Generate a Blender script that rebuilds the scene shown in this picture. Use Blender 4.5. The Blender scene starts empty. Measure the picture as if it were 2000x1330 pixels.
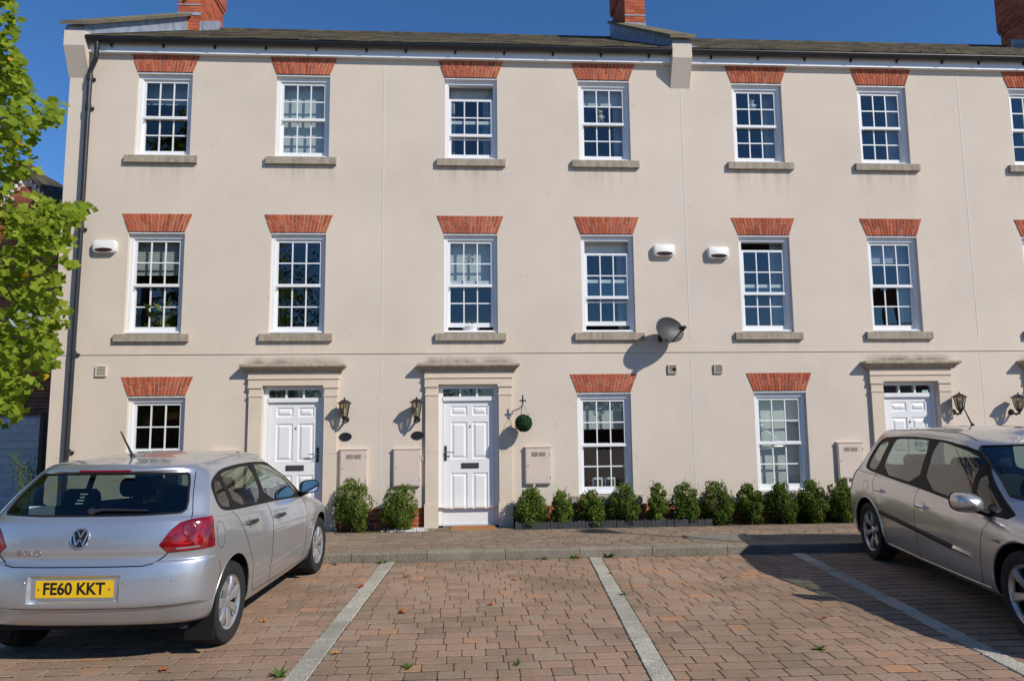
import bpy, bmesh, math, random
import numpy as np
from mathutils import Vector, Matrix
from mathutils.bvhtree import BVHTree
from mathutils.interpolate import poly_3d_calc

random.seed(7)
R = math.radians
scene = bpy.context.scene
COL = scene.collection

# ------------------------------------------------------------------ camera
CAM_H = 1.66
WALL = 10.8                       # distance of the facade plane
def rot_matrix(pitch, yaw, roll):
    c, s = math.cos(roll), math.sin(roll)
    a = Matrix(((c, 0, s), (0, 1, 0), (-s, 0, c)))
    c, s = math.cos(pitch), math.sin(pitch)
    b = Matrix(((1, 0, 0), (0, c, -s), (0, s, c)))
    c, s = math.cos(yaw), math.sin(yaw)
    d = Matrix(((c, s, 0), (-s, c, 0), (0, 0, 1)))
    return d @ b @ a
CM = rot_matrix(R(6.3053), R(3.3619), R(0.5756))
cam_data = bpy.data.cameras.new('camera')
cam_data.sensor_width = 36.0
cam_data.lens = 1350.0 * 36.0 / 2000.0
cam_data.clip_start = 0.05
cam_data.clip_end = 2000
cam = bpy.data.objects.new('camera', cam_data)
COL.objects.link(cam)
right, fwd, up = CM.col[0], CM.col[1], CM.col[2]
cm = Matrix.Identity(4)
for i in range(3):
    cm[i][0] = right[i]; cm[i][1] = up[i]; cm[i][2] = -fwd[i]
cm[2][3] = CAM_H
cam.matrix_world = cm
scene.camera = cam

# ------------------------------------------------------------------ sky, sun, exposure
SUN_DIR = Vector((1.15, -1.0, 1.14)).normalized()
elev = math.asin(SUN_DIR.z)
azim = math.atan2(SUN_DIR.x, SUN_DIR.y)
world = bpy.data.worlds.new('World')
scene.world = world
world.use_nodes = True
wn = world.node_tree.nodes
wn.clear()
sky = wn.new('ShaderNodeTexSky')
sky.sky_type = 'NISHITA'
sky.sun_disc = False
sky.sun_elevation = elev
sky.sun_rotation = azim
sky.altitude = 0
sky.air_density = 1.0
sky.dust_density = 0.0
sky.ozone_density = 10.0
bg = wn.new('ShaderNodeBackground')
bg.inputs['Strength'].default_value = 0.101
wo = wn.new('ShaderNodeOutputWorld')
hs_ = wn.new('ShaderNodeHueSaturation')          # the camera's vivid picture style, over the whole sky alike
hs_.inputs['Saturation'].default_value = 1.06
world.node_tree.links.new(sky.outputs[0], hs_.inputs['Color'])
world.node_tree.links.new(hs_.outputs[0], bg.inputs[0])
world.node_tree.links.new(bg.outputs[0], wo.inputs[0])

sun_data = bpy.data.lights.new('sun', 'SUN')
sun_data.energy = 3.7
sun_data.angle = R(0.53)
sun_data.color = (1.0, 0.93, 0.83)
sun = bpy.data.objects.new('sun', sun_data)
COL.objects.link(sun)
sun.rotation_euler = (-SUN_DIR).to_track_quat('-Z', 'Y').to_euler()
sun.location = (20, -20, 30)

vs = scene.view_settings
vs.view_transform = 'Standard'
vs.look = 'None'
vs.exposure = 0.31
vs.gamma = 1.0
vs.use_curve_mapping = False
scene.render.film_transparent = False
scene.cycles.max_bounces = 10
scene.cycles.transparent_max_bounces = 16
scene.cycles.caustics_reflective = False
scene.cycles.caustics_refractive = False

# ------------------------------------------------------------------ measuring helpers
def ray(px, py):
    return CM @ Vector(((px - 1000) / 1350.0, 1.0, -(py - 665) / 1350.0))
def at(px, py, Y=WALL):
    v = ray(px, py); t = Y / v.y
    return Vector((v.x * t, Y, CAM_H + v.z * t))
def on_ground(px, py, z=0.0):
    v = ray(px, py); t = (z - CAM_H) / v.z
    return Vector((v.x * t, v.y * t, z))
CMI = CM.transposed()
def project(p):
    v = CMI @ (Vector(p) - Vector((0, 0, CAM_H)))
    if v.y < 0.05: return (-9999, -9999)
    return (1000 + 1350 * v.x / v.y, 665 - 1350 * v.z / v.y)

# ------------------------------------------------------------------ materials
def mat_new(name):
    m = bpy.data.materials.new(name)
    m.use_nodes = True
    nt = m.node_tree
    nt.nodes.clear()
    out = nt.nodes.new('ShaderNodeOutputMaterial')
    return m, nt, out
def principled(nt, out, col=(.5, .5, .5), rough=.6, metal=0.0, spec=.5, coat=0.0):
    b = nt.nodes.new('ShaderNodeBsdfPrincipled')
    b.inputs['Base Color'].default_value = (*col, 1)
    b.inputs['Roughness'].default_value = rough
    b.inputs['Metallic'].default_value = metal
    b.inputs['Specular IOR Level'].default_value = spec
    b.inputs['Coat Weight'].default_value = coat
    b.inputs['Coat Roughness'].default_value = 0.03
    nt.links.new(b.outputs[0], out.inputs[0])
    return b
def node(nt, t, **kw):
    n = nt.nodes.new(t)
    for k, v in kw.items(): setattr(n, k, v)
    return n
def noise(nt, scale, detail=4, rough=.6, coord='Object', vec=None, stretch=None):
    n = node(nt, 'ShaderNodeTexNoise')
    n.inputs['Scale'].default_value = scale
    n.inputs['Detail'].default_value = detail
    n.inputs['Roughness'].default_value = rough
    if vec is None:
        tc = node(nt, 'ShaderNodeTexCoord'); vec = tc.outputs[coord]
    if stretch:
        mp = node(nt, 'ShaderNodeMapping')
        mp.inputs['Scale'].default_value = stretch
        nt.links.new(vec, mp.inputs[0]); vec = mp.outputs[0]
    nt.links.new(vec, n.inputs['Vector'])
    return n
def ramp(nt, src, stops):
    r = node(nt, 'ShaderNodeValToRGB')
    el = r.color_ramp.elements
    while len(el) < len(stops): el.new(.5)
    for e, (p, c) in zip(el, stops):
        e.position = p; e.color = (*c, 1) if len(c) == 3 else c
    nt.links.new(src, r.inputs[0])
    return r
def mix(nt, a, b, fac, mode='MIX'):
    m = node(nt, 'ShaderNodeMix', data_type='RGBA', blend_type=mode)
    for sock, v in ((m.inputs[6], a), (m.inputs[7], b), (m.inputs[0], fac)):
        if isinstance(v, (int, float)): sock.default_value = v
        elif isinstance(v, tuple): sock.default_value = (*v, 1)
        else: nt.links.new(v, sock)
    return m.outputs[2]
def bump(nt, b, src, strength, dist=.01):
    n = node(nt, 'ShaderNodeBump')
    n.inputs['Strength'].default_value = strength
    n.inputs['Distance'].default_value = dist
    nt.links.new(src, n.inputs['Height'])
    nt.links.new(n.outputs[0], b.inputs['Normal'])
def simple(name, col, rough=.6, metal=0.0, spec=.5, coat=0.0, var=.12, scale=9, bmp=0.0, bscale=60):
    m, nt, out = mat_new(name)
    b = principled(nt, out, col, rough, metal, spec, coat)
    if var:
        n = noise(nt, scale, 5)
        r = ramp(nt, n.outputs[0], [(.3, tuple(c * (1 - var) for c in col)), (.7, tuple(min(1, c * (1 + var)) for c in col))])
        nt.links.new(r.outputs[0], b.inputs['Base Color'])
    if bmp:
        n2 = noise(nt, bscale, 3)
        bump(nt, b, n2.outputs[0], bmp)
    return m
def tint_value(nt):
    a = node(nt, 'ShaderNodeAttribute', attribute_type='OBJECT', attribute_name='tint')
    g = node(nt, 'ShaderNodeAttribute', attribute_type='GEOMETRY', attribute_name='tint')
    s = node(nt, 'ShaderNodeMath', operation='ADD')
    nt.links.new(a.outputs['Fac'], s.inputs[0]); nt.links.new(g.outputs['Fac'], s.inputs[1])
    return s.outputs[0]
def tinted(name, stops, rough=.85, nscale=25, namt=.25, bmp=.3, bscale=120, dirt=None, coord='Object'):
    """colour picked by a per-piece tint, with grain on top"""
    m, nt, out = mat_new(name)
    b = principled(nt, out, (.5, .5, .5), rough, 0, .3)
    r = ramp(nt, tint_value(nt), stops)
    geo = node(nt, 'ShaderNodeNewGeometry')
    n = noise(nt, nscale, 6, .65, vec=geo.outputs['Position'])
    g = ramp(nt, n.outputs[0], [(.25, (1 - namt,) * 3), (.75, (1 + namt * .6,) * 3)])
    c = mix(nt, r.outputs[0], g.outputs[0], 1.0, 'MULTIPLY')
    if dirt:
        n3 = noise(nt, dirt[1], 5, .6, vec=geo.outputs['Position'])
        rr = ramp(nt, n3.outputs[0], [(.45, (0, 0, 0)), (.72, (dirt[2],) * 3)])
        c = mix(nt, c, dirt[0], rr.outputs[0])
    nt.links.new(c, b.inputs['Base Color'])
    n2 = noise(nt, bscale, 4, vec=geo.outputs['Position'])
    bump(nt, b, n2.outputs[0], bmp)
    return m

def stucco(name, col, warm):
    m, nt, out = mat_new(name)
    b = principled(nt, out, col, .92, 0, .15)
    geo = node(nt, 'ShaderNodeNewGeometry')
    P = geo.outputs['Position']
    n1 = noise(nt, .7, 5, .6, vec=P)
    c1 = ramp(nt, n1.outputs[0], [(.28, tuple(c * .925 for c in col)), (.5, col), (.72, tuple(min(1, c * 1.035) for c in warm))])
    n2 = noise(nt, 1.6, 6, .7, vec=P, stretch=(2.2, 2.2, .25))
    c2 = ramp(nt, n2.outputs[0], [(.35, (.985, .983, .98)), (.6, (1, 1, 1))])
    c = mix(nt, c1.outputs[0], c2.outputs[0], 1.0, 'MULTIPLY')
    n3 = noise(nt, 55, 3, .6, vec=P)
    c3 = ramp(nt, n3.outputs[0], [(.3, (.94, .94, .94)), (.7, (1.03, 1.03, 1.03))])
    c = mix(nt, c, c3.outputs[0], 1.0, 'MULTIPLY')
    # small specks
    n4 = noise(nt, 14, 2, .4, vec=P)
    c4 = ramp(nt, n4.outputs[0], [(.24, (.78, .76, .72)), (.28, (1, 1, 1))])
    c = mix(nt, c, c4.outputs[0], .6, 'MULTIPLY')
    nt.links.new(c, b.inputs['Base Color'])
    n5 = noise(nt, 160, 4, .7, vec=P)
    n6 = noise(nt, 3.0, 3, .5, vec=P)
    add = node(nt, 'ShaderNodeMath', operation='MULTIPLY_ADD')
    nt.links.new(n6.outputs[0], add.inputs[0]); add.inputs[1].default_value = 1.6
    nt.links.new(n5.outputs[0], add.inputs[2])
    bump(nt, b, add.outputs[0], .35, .006)
    return m

def glass(name, tint, gain=2.0, rough=.005):
    m, nt, out = mat_new(name)
    tr = node(nt, 'ShaderNodeBsdfTransparent'); tr.inputs[0].default_value = (*tint, 1)
    gl = node(nt, 'ShaderNodeBsdfGlossy'); gl.inputs[0].default_value = (1, 1, 1, 1)
    gl.inputs['Roughness'].default_value = rough
    fr = node(nt, 'ShaderNodeFresnel')
    gb = node(nt, 'ShaderNodeNewGeometry')
    io = node(nt, 'ShaderNodeMath', operation='MULTIPLY_ADD')      # same reflectance from inside and outside
    nt.links.new(gb.outputs['Backfacing'], io.inputs[0]); io.inputs[1].default_value = 1 / 1.5 - 1.5; io.inputs[2].default_value = 1.5
    nt.links.new(io.outputs[0], fr.inputs[0])
    mu = node(nt, 'ShaderNodeMath', operation='MULTIPLY', use_clamp=True); mu.inputs[1].default_value = gain
    nt.links.new(fr.outputs[0], mu.inputs[0])
    geo = node(nt, 'ShaderNodeNewGeometry')
    n = noise(nt, 1.7, 2, .5, vec=geo.outputs['Position'])
    bp = node(nt, 'ShaderNodeBump'); bp.inputs['Strength'].default_value = .04; bp.inputs['Distance'].default_value = .02
    nt.links.new(n.outputs[0], bp.inputs['Height']); nt.links.new(bp.outputs[0], gl.inputs['Normal'])
    mx = node(nt, 'ShaderNodeMixShader')
    nt.links.new(mu.outputs[0], mx.inputs[0]); nt.links.new(tr.outputs[0], mx.inputs[1]); nt.links.new(gl.outputs[0], mx.inputs[2])
    nt.links.new(mx.outputs[0], out.inputs[0])
    return m

def foliage_mat(name, stops, trans=.35, rough=.5):
    m, nt, out = mat_new(name)
    r = ramp(nt, tint_value(nt), stops)
    b = principled(nt, out, (.1, .2, .05), rough, 0, .05)
    nt.links.new(r.outputs[0], b.inputs['Base Color'])
    tl = node(nt, 'ShaderNodeBsdfTranslucent')
    g = mix(nt, r.outputs[0], (1.25, 1.25, .5), 1.0, 'MULTIPLY')
    nt.links.new(g, tl.inputs[0])
    mx = node(nt, 'ShaderNodeMixShader'); mx.inputs[0].default_value = trans
    nt.links.new(b.outputs[0], mx.inputs[1]); nt.links.new(tl.outputs[0], mx.inputs[2])
    nt.links.new(mx.outputs[0], out.inputs[0])
    return m

def car_paint(name, col, flake=.05):
    m, nt, out = mat_new(name)
    b = principled(nt, out, col, .36, .78, .5, 1.0)
    geo = node(nt, 'ShaderNodeNewGeometry')
    n = noise(nt, 2.2, 5, .6, vec=geo.outputs['Position'])
    r = ramp(nt, n.outputs[0], [(.3, tuple(c * .93 for c in col)), (.7, col)])
    nt.links.new(r.outputs[0], b.inputs['Base Color'])
    rr = ramp(nt, n.outputs[0], [(.3, (.33,) * 3), (.75, (.38,) * 3)])
    nt.links.new(rr.outputs[0], b.inputs['Roughness'])
    return m

def granite(name, base, dark, light):
    m, nt, out = mat_new(name)
    b = principled(nt, out, base, .85, 0, .3)
    geo = node(nt, 'ShaderNodeNewGeometry')
    n = noise(nt, 130, 2, .5, vec=geo.outputs['Position'])
    r = ramp(nt, n.outputs[0], [(.36, dark), (.47, base), (.60, light)])
    n2 = noise(nt, 2.5, 4, .6, vec=geo.outputs['Position'])
    g = ramp(nt, n2.outputs[0], [(.3, (.72, .70, .64)), (.7, (1.05, 1.05, 1.03))])
    c = mix(nt, r.outputs[0], g.outputs[0], 1.0, 'MULTIPLY')
    t = ramp(nt, tint_value(nt), [(0, (.86, .86, .86)), (1, (1.08, 1.08, 1.06))])
    c = mix(nt, c, t.outputs[0], 1.0, 'MULTIPLY')
    nt.links.new(c, b.inputs['Base Color'])
    bump(nt, b, n.outputs[0], .25, .004)
    return m

def stone_sill(name, col):
    m, nt, out = mat_new(name)
    b = principled(nt, out, col, .9, 0, .2)
    geo = node(nt, 'ShaderNodeNewGeometry')
    n = noise(nt, 6, 6, .7, vec=geo.outputs['Position'], stretch=(2.5, 2.5, .6))
    r = ramp(nt, n.outputs[0], [(.35, tuple(c * .66 for c in col)), (.6, col)])
    n2 = noise(nt, 40, 4, .7, vec=geo.outputs['Position'])
    g = ramp(nt, n2.outputs[0], [(.3, (.85,) * 3), (.7, (1.08,) * 3)])
    nt.links.new(mix(nt, r.outputs[0], g.outputs[0], 1.0, 'MULTIPLY'), b.inputs['Base Color'])
    bump(nt, b, n2.outputs[0], .25, .004)
    return m

def soot(name, z_mid):
    """mould and soot that has gathered on the render above a door hood: noise thresholded, transparent elsewhere"""
    m, nt, out = mat_new(name)
    b = principled(nt, out, (.09, .08, .065), .95, 0, .1)
    tc = node(nt, 'ShaderNodeTexCoord')
    sep = node(nt, 'ShaderNodeSeparateXYZ'); nt.links.new(tc.outputs['Generated'], sep.inputs[0])
    geo = node(nt, 'ShaderNodeNewGeometry')
    n = noise(nt, 5, 7, .7, vec=geo.outputs['Position'])
    n2 = noise(nt, 45, 4, .7, vec=geo.outputs['Position'])
    fall = ramp(nt, sep.outputs[2], [(0, (1, 1, 1)), (.35, (.55,) * 3), (1, (0, 0, 0))])
    ends = ramp(nt, sep.outputs[0], [(0, (0, 0, 0)), (.15, (1, 1, 1)), (.85, (1, 1, 1)), (1, (0, 0, 0))])
    f = mix(nt, fall.outputs[0], ends.outputs[0], 1.0, 'MULTIPLY')
    a = ramp(nt, n.outputs[0], [(.30, (.12,) * 3), (.72, (1.2,) * 3)])
    a2 = ramp(nt, n2.outputs[0], [(.3, (.35,) * 3), (.7, (1,) * 3)])
    f = mix(nt, f, a.outputs[0], 1.0, 'MULTIPLY')
    f = mix(nt, f, a2.outputs[0], 1.0, 'MULTIPLY')
    tr = node(nt, 'ShaderNodeBsdfTransparent')
    mx = node(nt, 'ShaderNodeMixShader')
    nt.links.new(f, mx.inputs[0]); nt.links.new(tr.outputs[0], mx.inputs[1]); nt.links.new(b.outputs[0], mx.inputs[2])
    nt.links.new(mx.outputs[0], out.inputs[0])
    return m

def streak(name):
    m, nt, out = mat_new(name)
    b = principled(nt, out, (.20, .17, .13), .95, 0, .1)
    tc = node(nt, 'ShaderNodeTexCoord')
    sep = node(nt, 'ShaderNodeSeparateXYZ'); nt.links.new(tc.outputs['Generated'], sep.inputs[0])
    geo = node(nt, 'ShaderNodeNewGeometry')
    n = noise(nt, 9, 5, .65, vec=geo.outputs['Position'], stretch=(1, 1, .06))
    fall = ramp(nt, sep.outputs[2], [(0, (0, 0, 0)), (.6, (.35,) * 3), (1, (1, 1, 1))])
    ends = ramp(nt, sep.outputs[0], [(0, (0, 0, 0)), (.06, (1, 1, 1)), (.94, (1, 1, 1)), (1, (0, 0, 0))])
    a = ramp(nt, n.outputs[0], [(.42, (0, 0, 0)), (.75, (.28,) * 3)])
    f = mix(nt, mix(nt, fall.outputs[0], ends.outputs[0], 1.0, 'MULTIPLY'), a.outputs[0], 1.0, 'MULTIPLY')
    tr = node(nt, 'ShaderNodeBsdfTransparent'); mx = node(nt, 'ShaderNodeMixShader')
    nt.links.new(f, mx.inputs[0]); nt.links.new(tr.outputs[0], mx.inputs[1]); nt.links.new(b.outputs[0], mx.inputs[2])
    nt.links.new(mx.outputs[0], out.inputs[0])
    return m

M = {}
M['streak'] = streak('rain_streak')
M['render'] = stucco('beige_render', (.665, .582, .486), (.685, .590, .490))
M['band'] = stucco('beige_render_band', (.675, .585, .480), (.690, .592, .484))
M['surround'] = simple('door_surround_stone', (.66, .56, .44), .85, 0, .2, var=.05, scale=3, bmp=.15, bscale=90)
M['hood'] = stone_sill('door_hood_stone', (.47, .40, .31))
M['sill'] = stone_sill('window_sill_stone', (.42, .36, .28))
M['soot'] = soot('soot_stain', 0)
M['upvc'] = simple('white_plastic', (.77, .78, .785), .3, 0, .5, var=.02, scale=3)
M['fascia'] = simple('white_fascia', (.80, .81, .83), .35, 0, .5, var=.05, scale=2)
M['door'] = simple('white_door', (.77, .78, .785), .32, 0, .5, var=.02, scale=4, bmp=.03, bscale=40)
M['black_plastic'] = simple('black_plastic', (.022, .022, .025), .38, 0, .5, var=.2, scale=4)
M['black_metal'] = simple('black_metal', (.018, .018, .02), .42, .2, .5, var=.2)
M['dark_slot'] = simple('dark_slot', (.03, .012, .012), .8, 0, .2, var=.1)
M['mortar'] = simple('mortar_light', (.60, .47, .36), .95, 0, .1, var=.15, scale=40)
M['brick'] = tinted('red_brick', [(0, (.33, .075, .034)), (.5, (.44, .105, .048)), (1, (.53, .150, .072))], .9, 45, .25, .3, 140)
M['brick_old'] = tinted('weathered_brick', [(0, (.21, .06, .032)), (.5, (.30, .09, .05)), (1, (.36, .12, .065))], .92, 35, .3, .4, 140)
M['slate'] = tinted('roof_slate', [(0, (.055, .050, .042)), (.5, (.120, .104, .080)), (1, (.215, .175, .120))], .85, 12, .45, .5, 60, ((.19, .15, .06), 2.2, .6))
M['coping'] = tinted('mossy_coping', [(0, (.11, .10, .075)), (1, (.17, .15, .11))], .92, 18, .35, .5, 60, ((.24, .20, .05), 3.0, .7))
M['lead'] = simple('lead_flashing', (.27, .30, .35), .6, .0, .5, var=.3, scale=5, bmp=.2, bscale=20)
M['mastic'] = simple('pale_mastic', (.62, .60, .55), .7, 0, .3, var=.06)
M['interior'] = simple('room_wall', (.22, .22, .215), .9, 0, .2, var=.08, scale=2)
M['glass'] = glass('window_glass', (.80, .85, .85), 2.5)
M['car_glass'] = glass('car_glass', (.55, .66, .60), 1.5, .003)
M['rear_glass'] = glass('car_rear_glass', (.40, .47, .45), 1.5, .003)
M['blind'] = simple('cream_blind', (.62, .66, .63), .9, 0, .2, var=.05, scale=3)
M['net'] = simple('pale_curtain', (.40, .45, .48), .9, 0, .2, var=.15, scale=6)
M['white_thing'] = simple('white_ornament', (.75, .75, .74), .5, 0, .4, var=.04)
M['meter'] = simple('meter_box_paint', (.63, .53, .45), .6, 0, .35, var=.04, scale=3)
M['cream_vent'] = simple('cream_vent', (.60, .56, .44), .6, 0, .4, var=.06)
M['beige_vent'] = simple('beige_vent', (.46, .41, .33), .7, 0, .3, var=.08)
M['alarm'] = simple('alarm_white', (.72, .72, .69), .45, 0, .4, var=.03)
M['dish'] = simple('dish_grey', (.034, .035, .038), .5, .0, .4, var=.12, scale=6)
M['dish_pale'] = simple('dish_pale_grey', (.34, .38, .43), .45, .1, .5, var=.1, scale=6)
M['chrome'] = simple('chrome', (.75, .76, .78), .12, 1.0, .5, var=0)
M['tyre'] = simple('tyre_rubber', (.022, .022, .023), .8, 0, .3, var=.25, scale=14, bmp=.2, bscale=90)
M['hubcap'] = simple('silver_hubcap', (.52, .53, .54), .32, .75, .5, .3, var=.05, scale=8)
M['alloy'] = simple('alloy_wheel', (.45, .44, .42), .36, .75, .5, .3, var=.1, scale=8)
M['wheel_dark'] = simple('wheel_dark', (.012, .012, .012), .7, .2, .3, var=.2)
M['paint_silver'] = car_paint('silver_paint', (.56, .59, .63))
M['paint_grey'] = car_paint('warm_silver_paint', (.62, .60, .575))
M['trim'] = simple('car_black_trim', (.010, .010, .010), .55, 0, .2, var=.15, scale=6)
M['gap'] = simple('panel_gap', (.01, .01, .01), .9, 0, .1, var=0)
M['seat'] = simple('seat_cloth', (.030, .031, .035), .9, 0, .2, var=.3, scale=20)
M['plate_yellow'] = simple('plate_yellow', (.80, .50, .015), .35, 0, .4, var=.03)
M['plate_ink'] = simple('plate_black', (.012, .012, .012), .5, 0, .3, var=0)
M['mirror'] = simple('mirror_glass', (.55, .65, .75), .02, 1.0, .5, var=0)
M['reflector'] = simple('clear_lens', (.34, .30, .29), .15, .3, .6, .5, var=.1)
M['soil'] = simple('bed_soil', (.075, .052, .035), .95, 0, .1, var=.4, scale=20, bmp=.6, bscale=40)
M['edging'] = simple('grey_edging', (.05, .052, .056), .7, 0, .3, var=.25, scale=10)
M['doormat'] = simple('coir_mat', (.36, .17, .06), .95, 0, .1, var=.2, scale=40, bmp=.5, bscale=200)
M['gravel'] = simple('white_gravel', (.62, .60, .57), .9, 0, .2, var=.1)
M['boards'] = tinted('grey_boards', [(0, (.52, .56, .58)), (1, (.66, .69, .70))], .8, 14, .25, .25, 70)
M['bark'] = simple('bark', (.10, .075, .05), .95, 0, .1, var=.35, scale=25, bmp=.6, bscale=30)
M['granite'] = granite('granite', (.40, .385, .33), (.17, .16, .135), (.55, .53, .465))
M['kerb'] = granite('kerb_granite', (.235, .205, .165), (.11, .095, .07), (.36, .325, .27))
M['paver'] = tinted('block_paver', [(0, (.270, .188, .132)), (.3, (.330, .215, .145)), (.6, (.368, .242, .163)), (.85, (.345, .250, .180)), (.94, (.36, .235, .155)), (1, (.45, .245, .135))],
                    .9, 30, .28, .45, 160, ((.15, .118, .07), .8, .75))
M['path_paver'] = tinted('pavement_paver', [(0, (.21, .155, .11)), (.5, (.26, .195, .14)), (1, (.30, .22, .155))], .92, 22, .3, .4, 120, ((.13, .105, .07), 1.4, .5))
M['joint'] = simple('mossy_joint', (.045, .038, .022), .95, 0, .1, var=.45, scale=6, bmp=.4, bscale=80)
M['weed'] = foliage_mat('weed_leaf', [(0, (.05, .10, .02)), (1, (.12, .20, .04))])
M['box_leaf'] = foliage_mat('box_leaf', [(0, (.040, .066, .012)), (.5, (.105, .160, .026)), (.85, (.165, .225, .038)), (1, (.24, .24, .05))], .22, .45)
M['ball_leaf'] = foliage_mat('topiary_leaf', [(0, (.010, .035, .014)), (1, (.035, .085, .032))], .1, .45)
M['tulip_leaf'] = foliage_mat('tulip_leaf', [(0, (.085, .135, .014)), (.45, (.190, .260, .024)), (.85, (.32, .39, .045)), (.95, (.40, .42, .06)), (1, (.55, .36, .03))], .42, .45)
M['far_leaf'] = foliage_mat('far_leaf', [(0, (.03, .05, .012)), (1, (.10, .14, .03))], .2, .6)
M['dry_leaf'] = tinted('dry_leaf', [(0, (.30, .05, .015)), (.5, (.50, .13, .03)), (1, (.55, .24, .06))], .8, 60, .3, .2, 100)
M['lamp_glass'] = glass('lantern_glass', (.62, .60, .50), 1.6, .05)
M['brown_flap'] = M['trim']
def lens_red():
    m, nt, out = mat_new('red_lens')
    b = principled(nt, out, (.42, .006, .010), .12, 0, .6, 1.0)
    geo = node(nt, 'ShaderNodeNewGeometry')
    n = noise(nt, 14, 3, .5, vec=geo.outputs['Position'])
    r = ramp(nt, n.outputs[0], [(.35, (.12, .001, .003)), (.7, (.30, .004, .007))])
    nt.links.new(r.outputs[0], b.inputs['Base Color'])
    return m
M['lens'] = lens_red()
M['lens_dark'] = simple('dark_red_lens', (.16, .004, .006), .15, 0, .6, 1.0, var=.2, scale=20)
M['lens_bright'] = simple('bright_red_lens', (.62, .02, .015), .12, 0, .6, 1.0, var=.1, scale=30)

# ------------------------------------------------------------------ mesh builder
class MB:
    def __init__(self):
        self.v = []; self.f = []; self.t = []
    def add(self, verts, faces, tint=0.0):
        o = len(self.v)
        self.v += [tuple(p) for p in verts]
        self.f += [tuple(i + o for i in f) for f in faces]
        self.t += [tint] * len(verts)
        return self
    def box(self, x0, x1, y0, y1, z0, z1, tint=0.0):
        return self.add([(x0, y0, z0), (x1, y0, z0), (x1, y1, z0), (x0, y1, z0), (x0, y0, z1), (x1, y0, z1), (x1, y1, z1), (x0, y1, z1)],
                        [(0, 3, 2, 1), (4, 5, 6, 7), (0, 1, 5, 4), (1, 2, 6, 5), (2, 3, 7, 6), (3, 0, 4, 7)], tint)
    def prism(self, poly, axis, a, b, tint=0.0):
        """poly in the two other axes (in xyz order), extruded from a to b along axis"""
        n = len(poly)
        def mk(p, h):
            if axis == 'x': return (h, p[0], p[1])
            if axis == 'y': return (p[0], h, p[1])
            return (p[0], p[1], h)
        vs_ = [mk(p, a) for p in poly] + [mk(p, b) for p in poly]
        fs = [tuple(range(n))[::-1], tuple(range(n, 2 * n))]
        for i in range(n):
            j = (i + 1) % n
            fs.append((i, j, n + j, n + i))
        return self.add(vs_, fs, tint)
    def tube(self, path, r, n=8, caps=True, tint=0.0):
        path = [Vector(p) for p in path]
        rs = r if isinstance(r, (list, tuple)) else [r] * len(path)
        vs_, fs = [], []
        ref = None
        for i, p in enumerate(path):
            if i == 0: d = path[1] - p
            elif i == len(path) - 1: d = p - path[i - 1]
            else: d = path[i + 1] - path[i - 1]
            d.normalize()
            if ref is None:
                ref = Vector((0, 0, 1)) if abs(d.z) < .9 else Vector((1, 0, 0))
            a = d.cross(ref)
            if a.length < 1e-5: a = d.cross(Vector((0, 1, 0)))
            a.normalize(); b = a.cross(d); ref = b
            for k in range(n):
                t = 2 * math.pi * k / n
                vs_.append(p + (a * math.cos(t) + b * math.sin(t)) * rs[i])
        for i in range(len(path) - 1):
            for k in range(n):
                k2 = (k + 1) % n
                fs.append((i * n + k, i * n + k2, (i + 1) * n + k2, (i + 1) * n + k))
        if caps:
            fs.append(tuple(range(n))[::-1]); fs.append(tuple(range((len(path) - 1) * n, len(path) * n)))
        return self.add(vs_, fs, tint)
    def lathe(self, prof, origin=(0, 0, 0), axis=(0, 0, 1), n=24, closed=False, tint=0.0):
        """prof: (radius, height) along axis"""
        ax = Vector(axis).normalized()
        a = ax.orthogonal().normalized(); b = ax.cross(a)
        o = Vector(origin)
        vs_, fs = [], []
        for (r, h) in prof:
            for k in range(n):
                t = 2 * math.pi * k / n
                vs_.append(o + ax * h + (a * math.cos(t) + b * math.sin(t)) * r)
        m = len(prof)
        for i in range(m - 1 + (1 if closed else 0)):
            i2 = (i + 1) % m
            for k in range(n):
                k2 = (k + 1) % n
                fs.append((i * n + k, i * n + k2, i2 * n + k2, i2 * n + k))
        return self.add(vs_, fs, tint)
    def transform(self, mat):
        self.v = [tuple(mat @ Vector(p)) for p in self.v]
        return self
    def mesh(self, name, mat, smooth=False, tint=False):
        me = bpy.data.meshes.new(name)
        me.from_pydata(self.v, [], self.f)
        if tint:
            at_ = me.attributes.new('tint', 'FLOAT', 'POINT')
            at_.data.foreach_set('value', self.t)
        me.materials.append(mat)
        if smooth:
            me.polygons.foreach_set('use_smooth', [True] * len(me.polygons))
            if smooth != 'all':
                try: me.set_sharp_from_angle(angle=R(smooth if isinstance(smooth, (int, float)) and smooth is not True else 40))
                except Exception: pass
        me.update()
        return me
    def build(self, name, mat, parent=None, smooth=False, tint=False):
        return link(name, self.mesh(name, mat, smooth, tint), parent)

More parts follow.
